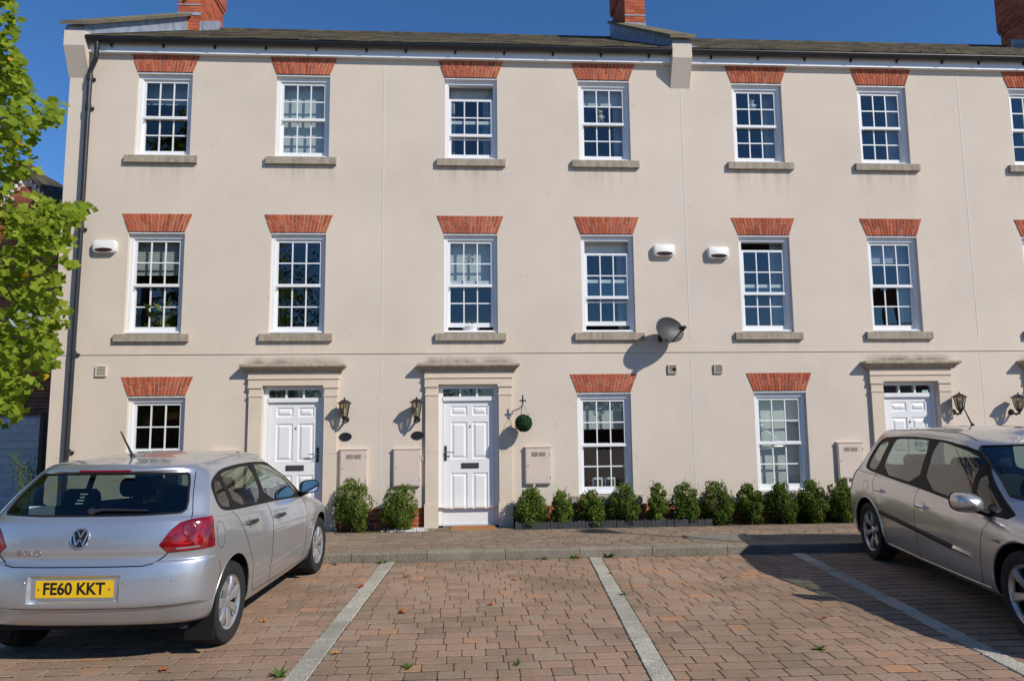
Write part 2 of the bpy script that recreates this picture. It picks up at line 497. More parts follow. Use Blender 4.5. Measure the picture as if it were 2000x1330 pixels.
def link(name, data, parent=None):
    o = bpy.data.objects.new(name, data)
    COL.objects.link(o)
    if parent is not None:
        o.parent = parent
        o.matrix_parent_inverse = parent_inv(parent)
    return o
_INV = {}
def parent_inv(p):
    return _INV.get(p.name, Matrix.Identity(4))
def empty(name, loc=(0, 0, 0), rz=0.0, local=False):
    """local=True: children are written in the empty's own space"""
    o = bpy.data.objects.new(name, None)
    o.empty_display_size = .2
    o.location = loc; o.rotation_euler = (0, 0, rz)
    COL.objects.link(o)
    if local: _INV[o.name] = Matrix.Identity(4)
    else: _INV[o.name] = (Matrix.Translation(loc) @ Matrix.Rotation(rz, 4, 'Z')).inverted()
    return o
def tag(o, label=None, cat=None, group=None, kind=None):
    if label: o['label'] = label
    if cat: o['category'] = cat
    if group: o['group'] = group
    if kind: o['kind'] = kind
    return o
def bevel_box(mb, x0, x1, y0, y1, z0, z1, c, tint=0.0):
    """box with the top edges chamfered by c (a block, a stone)"""
    vs_ = [(x0, y0, z0), (x1, y0, z0), (x1, y1, z0), (x0, y1, z0),
           (x0, y0, z1 - c), (x1, y0, z1 - c), (x1, y1, z1 - c), (x0, y1, z1 - c),
           (x0 + c, y0 + c, z1), (x1 - c, y0 + c, z1), (x1 - c, y1 - c, z1), (x0 + c, y1 - c, z1)]
    fs = []
    for k in range(4):
        j = (k + 1) % 4
        fs.append((k, j, 4 + j, 4 + k)); fs.append((4 + k, 4 + j, 8 + j, 8 + k))
    fs.append((8, 9, 10, 11))
    return mb.add(vs_, fs, tint)

# ------------------------------------------------------------------ ground, paving
def structure(o): o['kind'] = 'structure'; return o
g = MB().add([(-400, -400, -.0045), (400, -400, -.0045), (400, 400, -.0045), (-400, 400, -.0045)], [(0, 1, 2, 3)])
ground = structure(g.build('ground', M['joint']))

def PATH_Z(y): return .10 + (y - 8.50) * (-.10 / 2.30)

# strips of granite setts between the bays: (far end, near end) of each centre line
STRIPS = [((-.975, 8.335), (-1.145, 4.60)), ((1.445, 8.335), (1.195, 4.45)), ((3.902, 8.335), (3.56, 4.45)), ((-3.41, 8.335), (-3.58, 4.6)), ((6.333, 8.335), (5.99, 4.45))]
SW = .075
def strip_x(s, y):
    (x1, y1), (x0, y0) = s
    return x0 + (x1 - x0) * (y - y0) / (y1 - y0)
parking = empty('parking_area', (0, 6, 0)); structure(parking)
def make_pavers(parent, x0, x1, y0, y1, course, lengths, zfun, mat, nparts, name, stuffname, gap, gapy, chamfer, thick, avoid=(), seed=1, rounding=1):
    rnd = random.Random(seed)
    items = []
    y = y0; row = 0
    while y < y1 - course * .5:
        ya, yb = y, min(y + course, y1)
        ym = (ya + yb) / 2
        cuts = sorted((strip_x(s, ym) - SW - .004, strip_x(s, ym) + SW + .004) for s in avoid)
        spans = []; cur = x0
        for a, b in cuts:
            if a > cur: spans.append((cur, a))
            cur = max(cur, b)
        spans.append((cur, x1))
        for (a, b) in spans:
            x = a - (rnd.random() * .1 if a == x0 else 0)
            first = True
            while x < b - .03:
                L = rnd.choice(lengths) * rnd.uniform(.97, 1.03)
                if first: L *= rnd.uniform(.45, 1.0); first = False
                e = x + L
                if b - e < .07: e = b
                items.append((x, e, ya, yb, rnd.random()))
                x = e
        y += course; row += 1
    scored = []
    for it in items:
        xm, ym = (it[0] + it[1]) / 2, (it[2] + it[3]) / 2
        p = project((xm, ym, 0))
        area = 0
        if -20 < p[0] < 2020 and -20 < p[1] < 1345: area = (it[1] - it[0]) * (it[3] - it[2]) / max(.5, ym) ** 3
        scored.append(area)
    order = sorted(range(len(items)), key=lambda i: -scored[i])
    chosen = set(i for i in order[:nparts] if scored[i] > 0)
    stuff = MB()
    def shape(it, mb, jit):
        a, b, c, d, t = it
        z = zfun((c + d) / 2) + jit
        gx = gap / 2; gy_ = gapy / 2
        sl = (zfun(d) - zfun(c)) / (d - c)
        n0 = len(mb.v)
        # eight-sided top for worn corners
        k = min(.008, (b - a) * .06) * rounding
        ax, bx, cy, dy = a + gx, b - gx, c + gy_, d - gy_
        w = [rnd.uniform(-.0014, .0014) for _ in range(8)]
        outl = [(ax + k, cy + w[0]), (bx - k, cy + w[1]), (bx + w[2], cy + k), (bx + w[3], dy - k), (bx - k, dy + w[4]), (ax + k, dy + w[5]), (ax + w[6], dy - k), (ax + w[7], cy + k)]
        cx_, cy_ = (ax + bx) / 2, (cy + dy) / 2
        lo = [(p[0], p[1], z - thick) for p in outl]
        mid = [(p[0], p[1], z - chamfer) for p in outl]
        tilt = rnd.uniform(-.004, .004); tilt2 = rnd.uniform(-.006, .006)
        top = []
        for p in outl:
            q = (p[0] + (cx_ - p[0]) * chamfer / max(.03, abs(cx_ - ax)), p[1] + (cy_ - p[1]) * chamfer / max(.03, abs(cy_ - cy)))
            top.append((q[0], q[1], z + tilt * (q[0] - cx_) + (tilt2 + sl) * (q[1] - cy_)))
        vs_ = lo + mid + top
        fs = []
        for i in range(8):
            j = (i + 1) % 8
            fs.append((i, j, 8 + j, 8 + i)); fs.append((8 + i, 8 + j, 16 + j, 16 + i))
        fs.append(tuple(range(16, 24)))
        mb.add(vs_, fs, t)
    for i, it in enumerate(items):
        jit = rnd.uniform(-.0012, .0012)
        if i in chosen:
            mb = MB(); shape(it, mb, jit)
            cx_, cy_ = (it[0] + it[1]) / 2, (it[2] + it[3]) / 2
            cz_ = zfun(cy_)
            mb.v = [(p[0] - cx_, p[1] - cy_, p[2] - cz_) for p in mb.v]
            me = mb.mesh(name, mat, smooth=30)
            o = link(name, me, parent)
            o.location = (cx_, cy_, cz_)
            o['tint'] = it[4]
        else:
            shape(it, stuff, jit)
    s = stuff.build(stuffname, mat, parent, smooth=30, tint=True)
    s['kind'] = 'stuff'
    return items
make_pavers(parking, -8.2, 9.0, 3.55, 8.33, .1385, [.145, .175, .215, .215], lambda y: 0.0, M['paver'], 300, 'paver', 'pavers', .005, .016, .003, .05, STRIPS, 3)

# near-camera and side paving beyond the frame: plain sheet, paled to bounce warm fill
M['bounce_road'] = simple('pale_bounce_road', (.34, .28, .215), .9, 0, .2, var=.15, scale=2)
structure(MB().add([(-200, -200, -.0035), (200, -200, -.0035), (200, 3.55, -.0035), (-200, 3.55, -.0035)], [(0, 1, 2, 3)]).build('road', M['bounce_road']))
for xs in ((-200, -8.2), (9.0, 200)):
    structure(MB().add([(xs[0], 3.55, -.0035), (xs[1], 3.55, -.0035), (xs[1], 8.34, -.0035), (xs[0], 8.34, -.0035)], [(0, 1, 2, 3)]).build('road', M['bounce_road']))

strips = empty('bay_dividers', (0, 6, 0)); structure(strips)
rnd = random.Random(12)
for s in STRIPS:
    (x1, y1), (x0, y0) = s
    L = math.hypot(x1 - x0, y1 - y0); d = Vector((x0 - x1, y0 - y1, 0)) / L; nrm = Vector((-d.y, d.x, 0))
    t = 0
    while t < L + .6:
        ln = rnd.uniform(.42, .60)
        a = Vector((x1, y1, 0)) + d * (t + .004); b = Vector((x1, y1, 0)) + d * (t + ln - .004)
        mb = MB()
        w = SW + rnd.uniform(-.004, .003)
        lo = [a - nrm * w, b - nrm * w, b + nrm * w, a + nrm * w]
        c = .006; zt = .006 + rnd.uniform(-.002, .002)
        ins = [a - nrm * (w - c) + d * c, b - nrm * (w - c) - d * c, b + nrm * (w - c) - d * c, a + nrm * (w - c) + d * c]
        vs_ = [(p.x, p.y, -.05) for p in lo] + [(p.x, p.y, zt - c) for p in lo] + [(p.x, p.y, zt) for p in ins]
        fs = []
        for k in range(4):
            j = (k + 1) % 4
            fs += [(k, j, 4 + j, 4 + k), (4 + k, 4 + j, 8 + j, 8 + k)]
        fs.append((8, 9, 10, 11))
        mb.add(vs_, fs)
        o = mb.build('granite_sett', M['granite'], strips)
        o['tint'] = rnd.random()
        t += ln

kerb = empty('kerb', (0, 8.4, 0)); structure(kerb)
x = -8.5
while x < 9.5:
    L = rnd.uniform(.86, .93)
    mb = MB()
    zt = .104 + rnd.uniform(-.003, .003)
    y0 = 8.35 + rnd.uniform(-.004, .004)
    prof = [(y0, -.1), (y0, zt - .02), (y0 + .006, zt - .007), (y0 + .02, zt), (y0 + .145, zt - .002), (y0 + .145, -.1)]
    mb.prism(prof, 'x', x + .003, x + L - .004)
    o = mb.build('kerb_stone', M['kerb'], kerb)
    o['tint'] = rnd.random()
    x += L

pavement = empty('pavement', (0, 9.6, 0)); structure(pavement)
base = MB().add([(-9, 8.49, PATH_Z(8.49) - .006), (14, 8.49, PATH_Z(8.49) - .006), (14, 10.95, PATH_Z(10.95) - .006), (-9, 10.95, PATH_Z(10.95) - .006)], [(0, 1, 2, 3)])
base.build('bedding', M['joint'], pavement)
make_pavers(pavement, -8.2, 9.6, 8.50, 10.36, .105, [.205], PATH_Z, M['path_paver'], 200, 'pavement_block', 'pavement_blocks', .005, .019, .003, .04, (), 5, .35)

# manhole plate let into the pavement
mh = empty('drain_cover', (3.2, 8.98, PATH_Z(8.98)))
mb = MB(); z = PATH_Z(8.98) + .006
bevel_box(mb, 2.83, 3.58, 8.78, 9.2, z - .03, z, .004)
mb.build('plate', simple('worn_steel_cover', (.20, .185, .155), .7, .2, .4, var=.2, scale=12), mh)
fr = MB()
for (a, b, c, d) in ((2.78, 3.63, 8.73, 8.775), (2.78, 3.63, 9.205, 9.25), (2.78, 2.825, 8.775, 9.205), (3.585, 3.63, 8.775, 9.205)):
    bevel_box(fr, a, b, c, d, z - .03, z + .004, .003)
fr.build('frame', M['kerb'], mh)
tag(mh, 'pale rectangular drain cover set in the pavement behind the kerb', 'drain cover')

# ------------------------------------------------------------------ the terrace
Z_PLINTH = .30
Z_STR0, Z_STR1 = 2.645, 2.86
Z_EAVES = 7.50
ROW = {'T': (5.80, 7.185), 'M': (2.977, 4.578), 'G': (.445, 2.037)}
WW = .852

def house_wall(house, x0, x1, openings, first=False):
    """rendered front with real openings; openings: (xa, xb, za, zb, depth)"""
    def sheet(za, zb, Y, mat, name, bottom_edge=False):
        xs = {x0, x1}; zs = {za, zb}
        for (a, b, c, d, dep) in openings:
            if d <= za or c >= zb: continue
            xs |= {a, b}; zs |= {max(c, za), min(d, zb)}
        xs = sorted(xs); zs = sorted(zs)
        mb = MB()
        for i in range(len(xs) - 1):
            for k in range(len(zs) - 1):
                xm, zm = (xs[i] + xs[i + 1]) / 2, (zs[k] + zs[k + 1]) / 2
                if any(a < xm < b and c < zm < d for (a, b, c, d, _) in openings): continue
                mb.add([(xs[i], Y, zs[k]), (xs[i + 1], Y, zs[k]), (xs[i + 1], Y, zs[k + 1]), (xs[i], Y, zs[k + 1])], [(0, 1, 2, 3)])
        for (a, b, c, d, dep) in openings:
            if d <= za or c >= zb: continue
            c2, d2 = max(c, za), min(d, zb)
            y1 = WALL + dep
            mb.add([(a, Y, c2), (a, y1, c2), (a, y1, d2), (a, Y, d2)], [(0, 1, 2, 3)])
            mb.add([(b, Y, c2), (b, Y, d2), (b, y1, d2), (b, y1, c2)], [(0, 1, 2, 3)])
            if d <= zb: mb.add([(a, Y, d), (b, Y, d), (b, y1, d), (a, y1, d)], [(0, 3, 2, 1)])
            if c >= za: mb.add([(a, Y, c), (b, Y, c), (b, y1, c), (a, y1, c)], [(0, 1, 2, 3)])
        # lower lip
        mb.add([(x0, Y, za), (x1, Y, za), (x1, WALL + .06, za), (x0, WALL + .06, za)], [(0, 1, 2, 3)])
        return mb.build(name, mat, house)
    sheet(Z_STR1, Z_EAVES + .25, WALL, M['render'], 'wall')
    sheet(Z_STR0 + .012, Z_STR1, WALL - .003, M['band'], 'string_course')
    sheet(Z_PLINTH, Z_STR0, WALL, M['render'], 'wall')
    gr = MB(); gr.box(x0, x1, WALL + .012, WALL + .03, Z_STR0 - .004, Z_STR0 + .016)
    gr.build('groove', M['surround'], house)

def plinth(house, x0, x1, doors):
    p = MB(); spans = []
    cur = x0
    for (a, b) in sorted(doors):
        spans.append((cur, a)); cur = b
    spans.append((cur, x1))
    spans = [(a, b) for a, b in spans if b - a > .05]
    for a, b in spans: p.box(a, b, WALL + .014, WALL + .2, -.2, Z_PLINTH - .002)
    pl = p.build('plinth', M['mortar'], house)
    rn = random.Random(int(x0 * 100) & 255)
    me = {}
    for (a, b) in spans:
        for r in range(4):
            z0 = Z_PLINTH - .075 * (r + 1) + .005
            x = a - (.1125 if r % 2 else 0)
            while x < b:
                xa, xb = max(x + .005, a), min(x + .22, b)
                if xb - xa > .03:
                    key = round(xb - xa, 3)
                    if key not in me:
                        q = MB(); q.box(-key / 2, key / 2, 0, .05, 0, .065)
                        me[key] = q.mesh('brick', M['brick'])
                    o = link('brick', me[key], pl)
                    o.location = ((xa + xb) / 2, WALL + .008 + rn.uniform(0, .003), z0)
                    o['tint'] = rn.random()
                x += .225

def lintel(house, xc, z0, seed, h=.285, wb=.430, wt=.535, n=17):
    rn = random.Random(seed)
    back = MB(); back.prism([(xc - wb, z0), (xc + wb, z0), (xc + wt, z0 + h), (xc - wt, z0 + h)], 'y', WALL - .004, WALL + .10)
    lp = back.build('lintel', M['mortar'], house)
    j = .010
    def X(u, t): # u in 0..1 across, t in 0..1 up
        w = wb + (wt - wb) * t
        return xc - w + 2 * w * u
    for k in range(n):
        u0, u1 = k / n, (k + 1) / n
        if k % 3 == 1: cuts = [0, .5, 1]
        elif k % 2: cuts = [0, .36, 1]
        else: cuts = [0, .66, 1]
        for i in range(len(cuts) - 1):
            t0, t1 = cuts[i], cuts[i + 1]
            a = j / h if i else .0
            b = 0
            t0 += a * .9
            jj = .0062
            poly = [(X(u0, t0) + jj, z0 + h * t0), (X(u1, t0) - jj, z0 + h * t0), (X(u1, t1) - jj, z0 + h * t1 - j * .4), (X(u0, t1) + jj, z0 + h * t1 - j * .4)]
            q = MB(); q.prism(poly, 'y', WALL - .010 - rn.uniform(0, .004), WALL + .06)
            o = q.build('brick', M['brick'], lp)
            o['tint'] = rn.random()

BLIND_OBJS = []
def window(house, xc, row, seed, du=0.0, dl=0.0, label=None):
    z0, z1 = ROW[row]
    h = z1 - z0
    xa, xb = xc - WW / 2, xc + WW / 2
    # stone sill
    if row != 'X':
        s = MB()
        prof = [(WALL + .16, z0 + .012), (WALL - .050, z0 - .006), (WALL - .055, z0 - .012), (WALL - .055, z0 - .122), (WALL - .012, z0 - .128), (WALL - .010, z0 - .128), (WALL + .16, z0 - .128)]
        s.prism(prof, 'x', xc - .553 , xc + .553)
        so = s
    f = MB()
    D0, D1 = WALL + .055, WALL + .150
    # frame: jambs, head, bottom
    f.box(xa + .002, xa + .055, D0, D1, z0 + .014, z1 - .040)
    f.box(xb - .055, xb - .002, D0, D1, z0 + .014, z1 - .040)
    f.box(xa + .055, xb - .055, D0, D1, z1 - .098, z1 - .040)
    f.box(xa + .055, xb - .055, D0, D1, z0 + .014, z0 + .048)
    # moulded inner bead
    f.box(xa + .0555, xa + .066, D0 + .014, D1, z0 + .048, z1 - .098)
    f.box(xb - .066, xb - .0555, D0 + .014, D1, z0 + .048, z1 - .098)
    f.box(xa + .066, xb - .066, D0 + .014, D1, z1 - .109, z1 - .0985)
    f.box(xa - .0, xb + .0, WALL + .030, D0 - .001, z0 + .013, z0 + .030)
    win = f.build('window', M['upvc'], house)
    if label: win['label'] = label
    so.build('sill', M['sill'], win)
    if row != 'G':
        zt = z0 - .129; yy = WALL - (.0045 if row == 'M' else .002)
        MB().add([(xc - .55, yy, zt - (.55 if row == 'T' else .19)), (xc + .55, yy, zt - (.55 if row == 'T' else .19)), (xc + .55, yy, zt), (xc - .55, yy, zt)], [(0, 1, 2, 3)]).build('rain_streak', M['streak'], win)
    t = MB(); t.box(xa + .004, xb - .004, WALL + .004, WALL + .09, z1 - .030, z1 - .006)
    t.box(xa + .004, xb - .004, WALL + .03, D1, z1 - .0395, z1 - .0305)
    t.build('head_trim', M['upvc'], win)
    ia, ib = xa + .067, xb - .067
    zi0, zi1 = z0 + .049, z1 - .110
    zm = (zi0 + zi1) / 2
    rnw = random.Random(seed)
    for which in ('upper', 'lower'):
        if which == 'upper':
            ya, yb = WALL + .082, WALL + .112
            a, b = zm - .030 - du, zi1 - du
            rail_top, rail_bot = .036, .052
        else:
            ya, yb = WALL + .114, WALL + .144
            a, b = zi0 + dl, zm + .028 + dl
            rail_top, rail_bot = .052, .070
        q = MB()
        st = .036
        q.box(ia, ia + st, ya, yb, a, b); q.box(ib - st, ib, ya, yb, a, b)
        q.box(ia + st, ib - st, ya, yb, b - rail_top, b); q.box(ia + st, ib - st, ya, yb, a, a + rail_bot)
        if which == 'upper':
            q.box(ia + .002, ib - .002, ya - .010, ya - .0005, a + .004, a + .040)      # meeting rail nosing
            for (p0, p1) in ((ia - .001, ia + .022), (ib - .022, ib + .001)):             # sash horns
                q.prism([(ya - .004, a + .001), (ya + .024, a + .001), (ya + .024, a - .045), (ya + .012, a - .045), (ya - .002, a - .018)], 'x', p0, p1)
        gx0, gx1, gz0, gz1 = ia + st, ib - st, a + rail_bot, b - rail_top
        bw = .0095
        for i in (1, 2):
            x = gx0 + (gx1 - gx0) * i / 3
            q.box(x - bw, x + bw, ya + .004, yb - .004, gz0, gz1)
        zc = (gz0 + gz1) / 2
        for i in range(3):
            q.box(gx0 + (gx1 - gx0) * i / 3 + (bw if i else 0) + .0005, gx0 + (gx1 - gx0) * (i + 1) / 3 - (bw if i < 2 else 0) - .0005, ya + .005, yb - .005, zc - bw, zc + bw)
        q.build('sash', M['upvc'], win)
        ymid = (ya + yb) / 2
        for i in range(3):
            for k in range(2):
                p0, p1 = gx0 + (gx1 - gx0) * i / 3 + bw, gx0 + (gx1 - gx0) * (i + 1) / 3 - bw
                q0, q1 = gz0 + (gz1 - gz0) * k / 2 + bw, gz0 + (gz1 - gz0) * (k + 1) / 2 - bw
                if i == 0: p0 -= bw
                if i == 2: p1 += bw
                if k == 0: q0 -= bw
                if k == 1: q1 += bw
                tx = rnw.uniform(-.0012, .0012); tz = rnw.uniform(-.0012, .0012)
                g_ = MB().add([(p0, ymid - tx - tz, q0), (p1, ymid + tx - tz, q0), (p1, ymid + tx + tz, q1), (p0, ymid - tx + tz, q1)], [(0, 1, 2, 3)])
                g_.build('pane', M['glass'], win)
    # the room behind
    r = MB()
    X0, X1, Y0, Y1, Zf, Zc = xc - .95, xc + .95, WALL + .20, WALL + 3.0, z0 - (.85 if row != 'G' else .42), z1 + .12
    r.add([(X0, Y0, Zf), (X1, Y0, Zf), (X1, Y1, Zf), (X0, Y1, Zf), (X0, Y0, Zc), (X1, Y0, Zc), (X1, Y1, Zc), (X0, Y1, Zc)],
          [(0, 1, 2, 3), (4, 7, 6, 5), (2, 6, 7, 3), (0, 3, 7, 4), (1, 5, 6, 2)])
    # inner lining of the opening
    for (x_, s_) in ((xa, 1), (xb, -1)):
        r.add([(x_, D1, z0), (x_, Y0, z0), (x_, Y0, z1), (x_, D1, z1)], [(0, 1, 2, 3)])
        r.add([(x_, Y0, Zf), (X0 if s_ > 0 else X1, Y0, Zf), (X0 if s_ > 0 else X1, Y0, Zc), (x_, Y0, Zc)], [(0, 1, 2, 3)])
    r.add([(xa, D1, z0 + .02), (xb, D1, z0 + .02), (xb, Y0, z0 + .02), (xa, Y0, z0 + .02)], [(0, 1, 2, 3)])
    r.add([(xa, D1, z1 - .01), (xb, D1, z1 - .01), (xb, Y0, z1 - .01), (xa, Y0, z1 - .01)], [(0, 1, 2, 3)])
    r.add([(xa, Y0, Zf), (xb, Y0, Zf), (xb, Y0, z0 + .02), (xa, Y0, z0 + .02)], [(0, 1, 2, 3)])
    r.add([(xa, Y0, z1 - .01), (xb, Y0, z1 - .01), (xb, Y0, Zc), (xa, Y0, Zc)], [(0, 1, 2, 3)])
    r.build('room_lining', M['interior'], win)
    lintel(house, xc, z1, seed)
    return win

def flat_blind(win, xc, row, frac, mat='blind', y=.19, waves=0, folds=0, x0=None, x1=None):
    """a blind hanging from the top of the window down to frac of its height"""
    z0, z1 = ROW[row]
    a, b = (xc - WW / 2 + .03, xc + WW / 2 - .03) if x0 is None else (x0, x1)
    top = z1 - .02; bot = z1 - (z1 - z0) * frac
    mb = MB()
    n = 24
    pts = []
    for i in range(n + 1):
        x = a + (b - a) * i / n
        yy = WALL + y + (.012 * math.sin(i * 1.9) if folds else .002 * math.sin(i * .7))
        zb = bot
        if waves: zb = bot - .02 * abs(math.sin(math.pi * i / n * waves))
        pts.append((x, yy, zb))
    vs_ = []
    for p in pts: vs_ += [(p[0], p[1], p[2]), (p[0], p[1] , top), (p[0], p[1] + .006, p[2]), (p[0], p[1] + .006, top)]
    fs = []
    for i in range(n):
        o = i * 4; q = o + 4
        fs += [(o, q, q + 1, o + 1), (q + 2, o + 2, o + 3, q + 3), (o, o + 2, q + 2, q)]
    mb.add(vs_, fs)
    return mb.build('blind' if not folds else 'curtain', M[mat], win, smooth=60)
def slat_blind(win, xc, row, frac):
    z0, z1 = ROW[row]
    top = z1 - .02; bot = z1 - (z1 - z0) * frac
    a, b = xc - WW / 2 + .04, xc + WW / 2 - .04
    bl = None
    z = top - .02
    while z > bot:
        q = MB(); q.add([(a, WALL + .19, z - .012), (b, WALL + .19, z - .012), (b, WALL + .205, z + .012), (a, WALL + .205, z + .012)], [(0, 1, 2, 3)])
        o = q.build('blind_slat', M['blind'], win); z -= .03

def box_panel(mb, x0, x1, z0, z1, y, dep, border):
    """raised-and-fielded door panel: a sunk moulding round a proud field"""
    def rect(i): return [(x0 + i, z0 + i), (x1 - i, z0 + i), (x1 - i, z1 - i), (x0 + i, z1 - i)]
    rings = [(0, y), (.010, y + dep), (.026, y + dep), (.055, y - .001)]
    vs_ = []; fs = []
    for (i, yy) in rings: vs_ += [(p[0], yy, p[1]) for p in rect(i)]
    for r in range(len(rings) - 1):
        for k in range(4):
            j = (k + 1) % 4
            fs.append((r * 4 + k, r * 4 + j, r * 4 + 4 + j, r * 4 + 4 + k))
    o = (len(rings) - 1) * 4
    fs.append((o, o + 1, o + 2, o + 3))
    mb.add(vs_, fs)

def doorway(house, xc, handle_side, seed, mat_hw=('black_metal',)):
    zb, zt = .0, 2.17
    xa, xb = xc - .465, xc + .465
    dep = .13
    # surround
    sur = MB()
    for (a, b) in ((xc - .668, xc - .466), (xc + .466, xc + .668)):
        pass
    pil = MB()
    for (a, b) in ((xc - .664, xc - .4665), (xc + .4665, xc + .664)):
        pil.box(a, b, WALL - .050, WALL + .10, .36, 2.0)
        pil.box(a - .012, b + .0 if b < xc else b + .012, WALL - .064, WALL + .10, -.1, .3595)
        pil.box(a - .010, b + .010 if b > xc else b, WALL - .060, WALL + .10, 2.0005, 2.028)
        pil.box(a, b, WALL - .050, WALL + .10, 2.0285, 2.130)
        pil.box(a - .016, b + .016 if b > xc else b, WALL - .066, WALL + .10, 2.1305, 2.170)
    # entablature
    pil.box(xc - .676, xc + .676, WALL - .058, WALL + .10, 2.1705, 2.268)
    pil.box(xc - .688, xc + .688, WALL - .072, WALL + .10, 2.2685, 2.284)
    pil.box(xc - .680, xc + .680, WALL - .062, WALL + .10, 2.2845, 2.372)
    sur = pil.build('door_surround', M['surround'], house)
    jt = MB()
    for (a, b) in ((xc - .6645, xc - .466), (xc + .466, xc + .6645)):
        jt.box(a, b, WALL - .0505, WALL + .05, 1.128, 1.133)
    jt.build('stone_joint', M['hood'], sur)
    hood = MB()
    prof = [(0.0, 2.3725), (.080, 2.3725), (.085, 2.386), (.105, 2.412), (.140, 2.440), (.162, 2.452), (.165, 2.484), (.155, 2.490), (.0, 2.512)]
    # mitred cornice: sweep the profile round three sides
    vs_ = []; fs = []
    rings = []
    for (d, z) in prof:
        rings.append([(xc - .664 - d * .8, WALL + .02, z), (xc - .664 - d * .8, WALL - .0 - d, z), (xc + .664 + d * .8, WALL - .0 - d, z), (xc + .664 + d * .8, WALL + .02, z)])
    for r in rings: vs_ += r
    for i in range(len(rings) - 1):
        for k in range(3):
            fs.append((i * 4 + k, i * 4 + k + 1, i * 4 + 5 + k, i * 4 + 4 + k))
    fs.append((3, 2, 1, 0))
    hood.add(vs_, fs)
    hood.build('hood', M['hood'], sur, smooth=30)
    st = MB(); st.add([(xc - .80, WALL - .0025, 2.500), (xc + .80, WALL - .0025, 2.500), (xc + .80, WALL - .0025, 2.640), (xc - .80, WALL - .0025, 2.640)], [(0, 1, 2, 3)])
    st.build('soot_stain', M['soot'], house)
    # frame
    f = MB()
    y0, y1 = WALL + .03, WALL + dep
    f.box(xa + .001, xa + .068, y0 + .03, y1, zb + .02, zt - .004)
    f.box(xb - .068, xb - .001, y0 + .03, y1, zb + .02, zt - .004)
    f.box(xa + .068, xb - .068, y0 + .03, y1, zt - .065, zt - .004)
    f.box(xa + .068, xb - .068, y0 + .015, y1, 1.918, 1.985)
    f.box(xa + .068, xb - .068, y0 + .03, y1, zb + .005, zb + .032)
    for i in (1, 2):
        x = xa + .068 + (WW + .078 - .136) * i / 3
        f.box(x - .014, x + .014, y0 + .035, y1, 1.985, zt - .065)
    d = f.build('door', M['upvc'], house)
    for i in range(3):
        a = xa + .068 + (.794) * i / 3; b = xa + .068 + (.794) * (i + 1) / 3
        q = MB().add([(a, y0 + .06, 1.985), (b, y0 + .06, 1.985), (b, y0 + .06, zt - .065), (a, y0 + .06, zt - .065)], [(0, 1, 2, 3)])
        q.build('pane', M['glass'], d)
    q = MB().box(xa, xb, y1 + .25, y1 + .27, 1.9, zt)
    q.build('hall_wall', M['interior'], d)
    th = MB(); th.box(xa + .07, xb - .07, WALL - .02, y0 + .03, zb + .002, zb + .03)
    th.build('threshold', simple('aluminium', (.6, .6, .6), .4, .8), d) if False else th.build('threshold', M['hubcap'], d)
    # leaf with six sunk panels
    la, lb, lz0, lz1, ly = xa + .072, xb - .072, zb + .036, 1.914, y0 + .05
    lf = MB()
    w = lb - la
    cols = [(la + .128, la + w / 2 - .048 ), (la + w / 2 + .048, lb - .128)]
    cols = [(la + .115, la + w * .47), (la + w * .57, lb - .10)]
    rows_ = [(lz0 + .195, lz0 + .775), (lz0 + .985, lz0 + 1.555), (lz0 + 1.655, lz0 + 1.80)]
    xs = [la, cols[0][0], cols[0][1], cols[1][0], cols[1][1], lb]
    zs = [lz0, rows_[0][0], rows_[0][1], rows_[1][0], rows_[1][1], rows_[2][0], rows_[2][1], lz1]
    for i in range(5):
        for k in range(7):
            if i in (1, 3) and k in (1, 3, 5):
                box_panel(lf, xs[i], xs[i + 1], zs[k], zs[k + 1], ly, .012, .05)
            else:
                lf.add([(xs[i], ly, zs[k]), (xs[i + 1], ly, zs[k]), (xs[i + 1], ly, zs[k + 1]), (xs[i], ly, zs[k + 1])], [(0, 1, 2, 3)])
    lf.build('leaf', M['door'], d)
    # furniture
    hx = la + .035 if handle_side < 0 else lb - .035
    sg = 1 if handle_side < 0 else -1
    hp = MB(); hp.box(hx - .016, hx + .016, ly - .012, ly, 1.00, 1.225)
    hp.build('handle_plate', M['black_metal'], d)
    hl = MB(); hl.tube([(hx, ly - .005, 1.13), (hx, ly - .055, 1.13), (hx + sg * .03, ly - .06, 1.13), (hx + sg * .125, ly - .056, 1.125)], .009, 8)
    hl.tube([(hx, ly - .005, 1.06), (hx, ly - .035, 1.06), (hx + sg * .05, ly - .04, 1.06)], .006, 8)
    hl.build('handle', M['chrome'], d, smooth=True)
    xm = (cols[0][1] + cols[1][0]) / 2 + .005
    lb_ = MB(); lb_.box(xm - .135, xm + .135, ly - .010, ly, lz0 + .845, lz0 + .925)
    lb_.box(xm - .115, xm + .115, ly - .018, ly - .0105, lz0 + .86, lz0 + .91)
    lb_.build('letterbox', simple('pewter_letterbox', (.10, .10, .10), .35, .6, .5, var=.2), d) if 'pewter' not in M else lb_.build('letterbox', M['pewter'], d)
    sp = MB(); sp.lathe([(.0, -.012), (.012, -.012), (.013, 0)], (xm, ly, 1.52), (0, 1, 0), 12)
    sp.build('spyhole', M['black_metal'], d)
    return d
M['pewter'] = simple('pewter_letterbox', (.10, .10, .10), .35, .6, .5, var=.2)

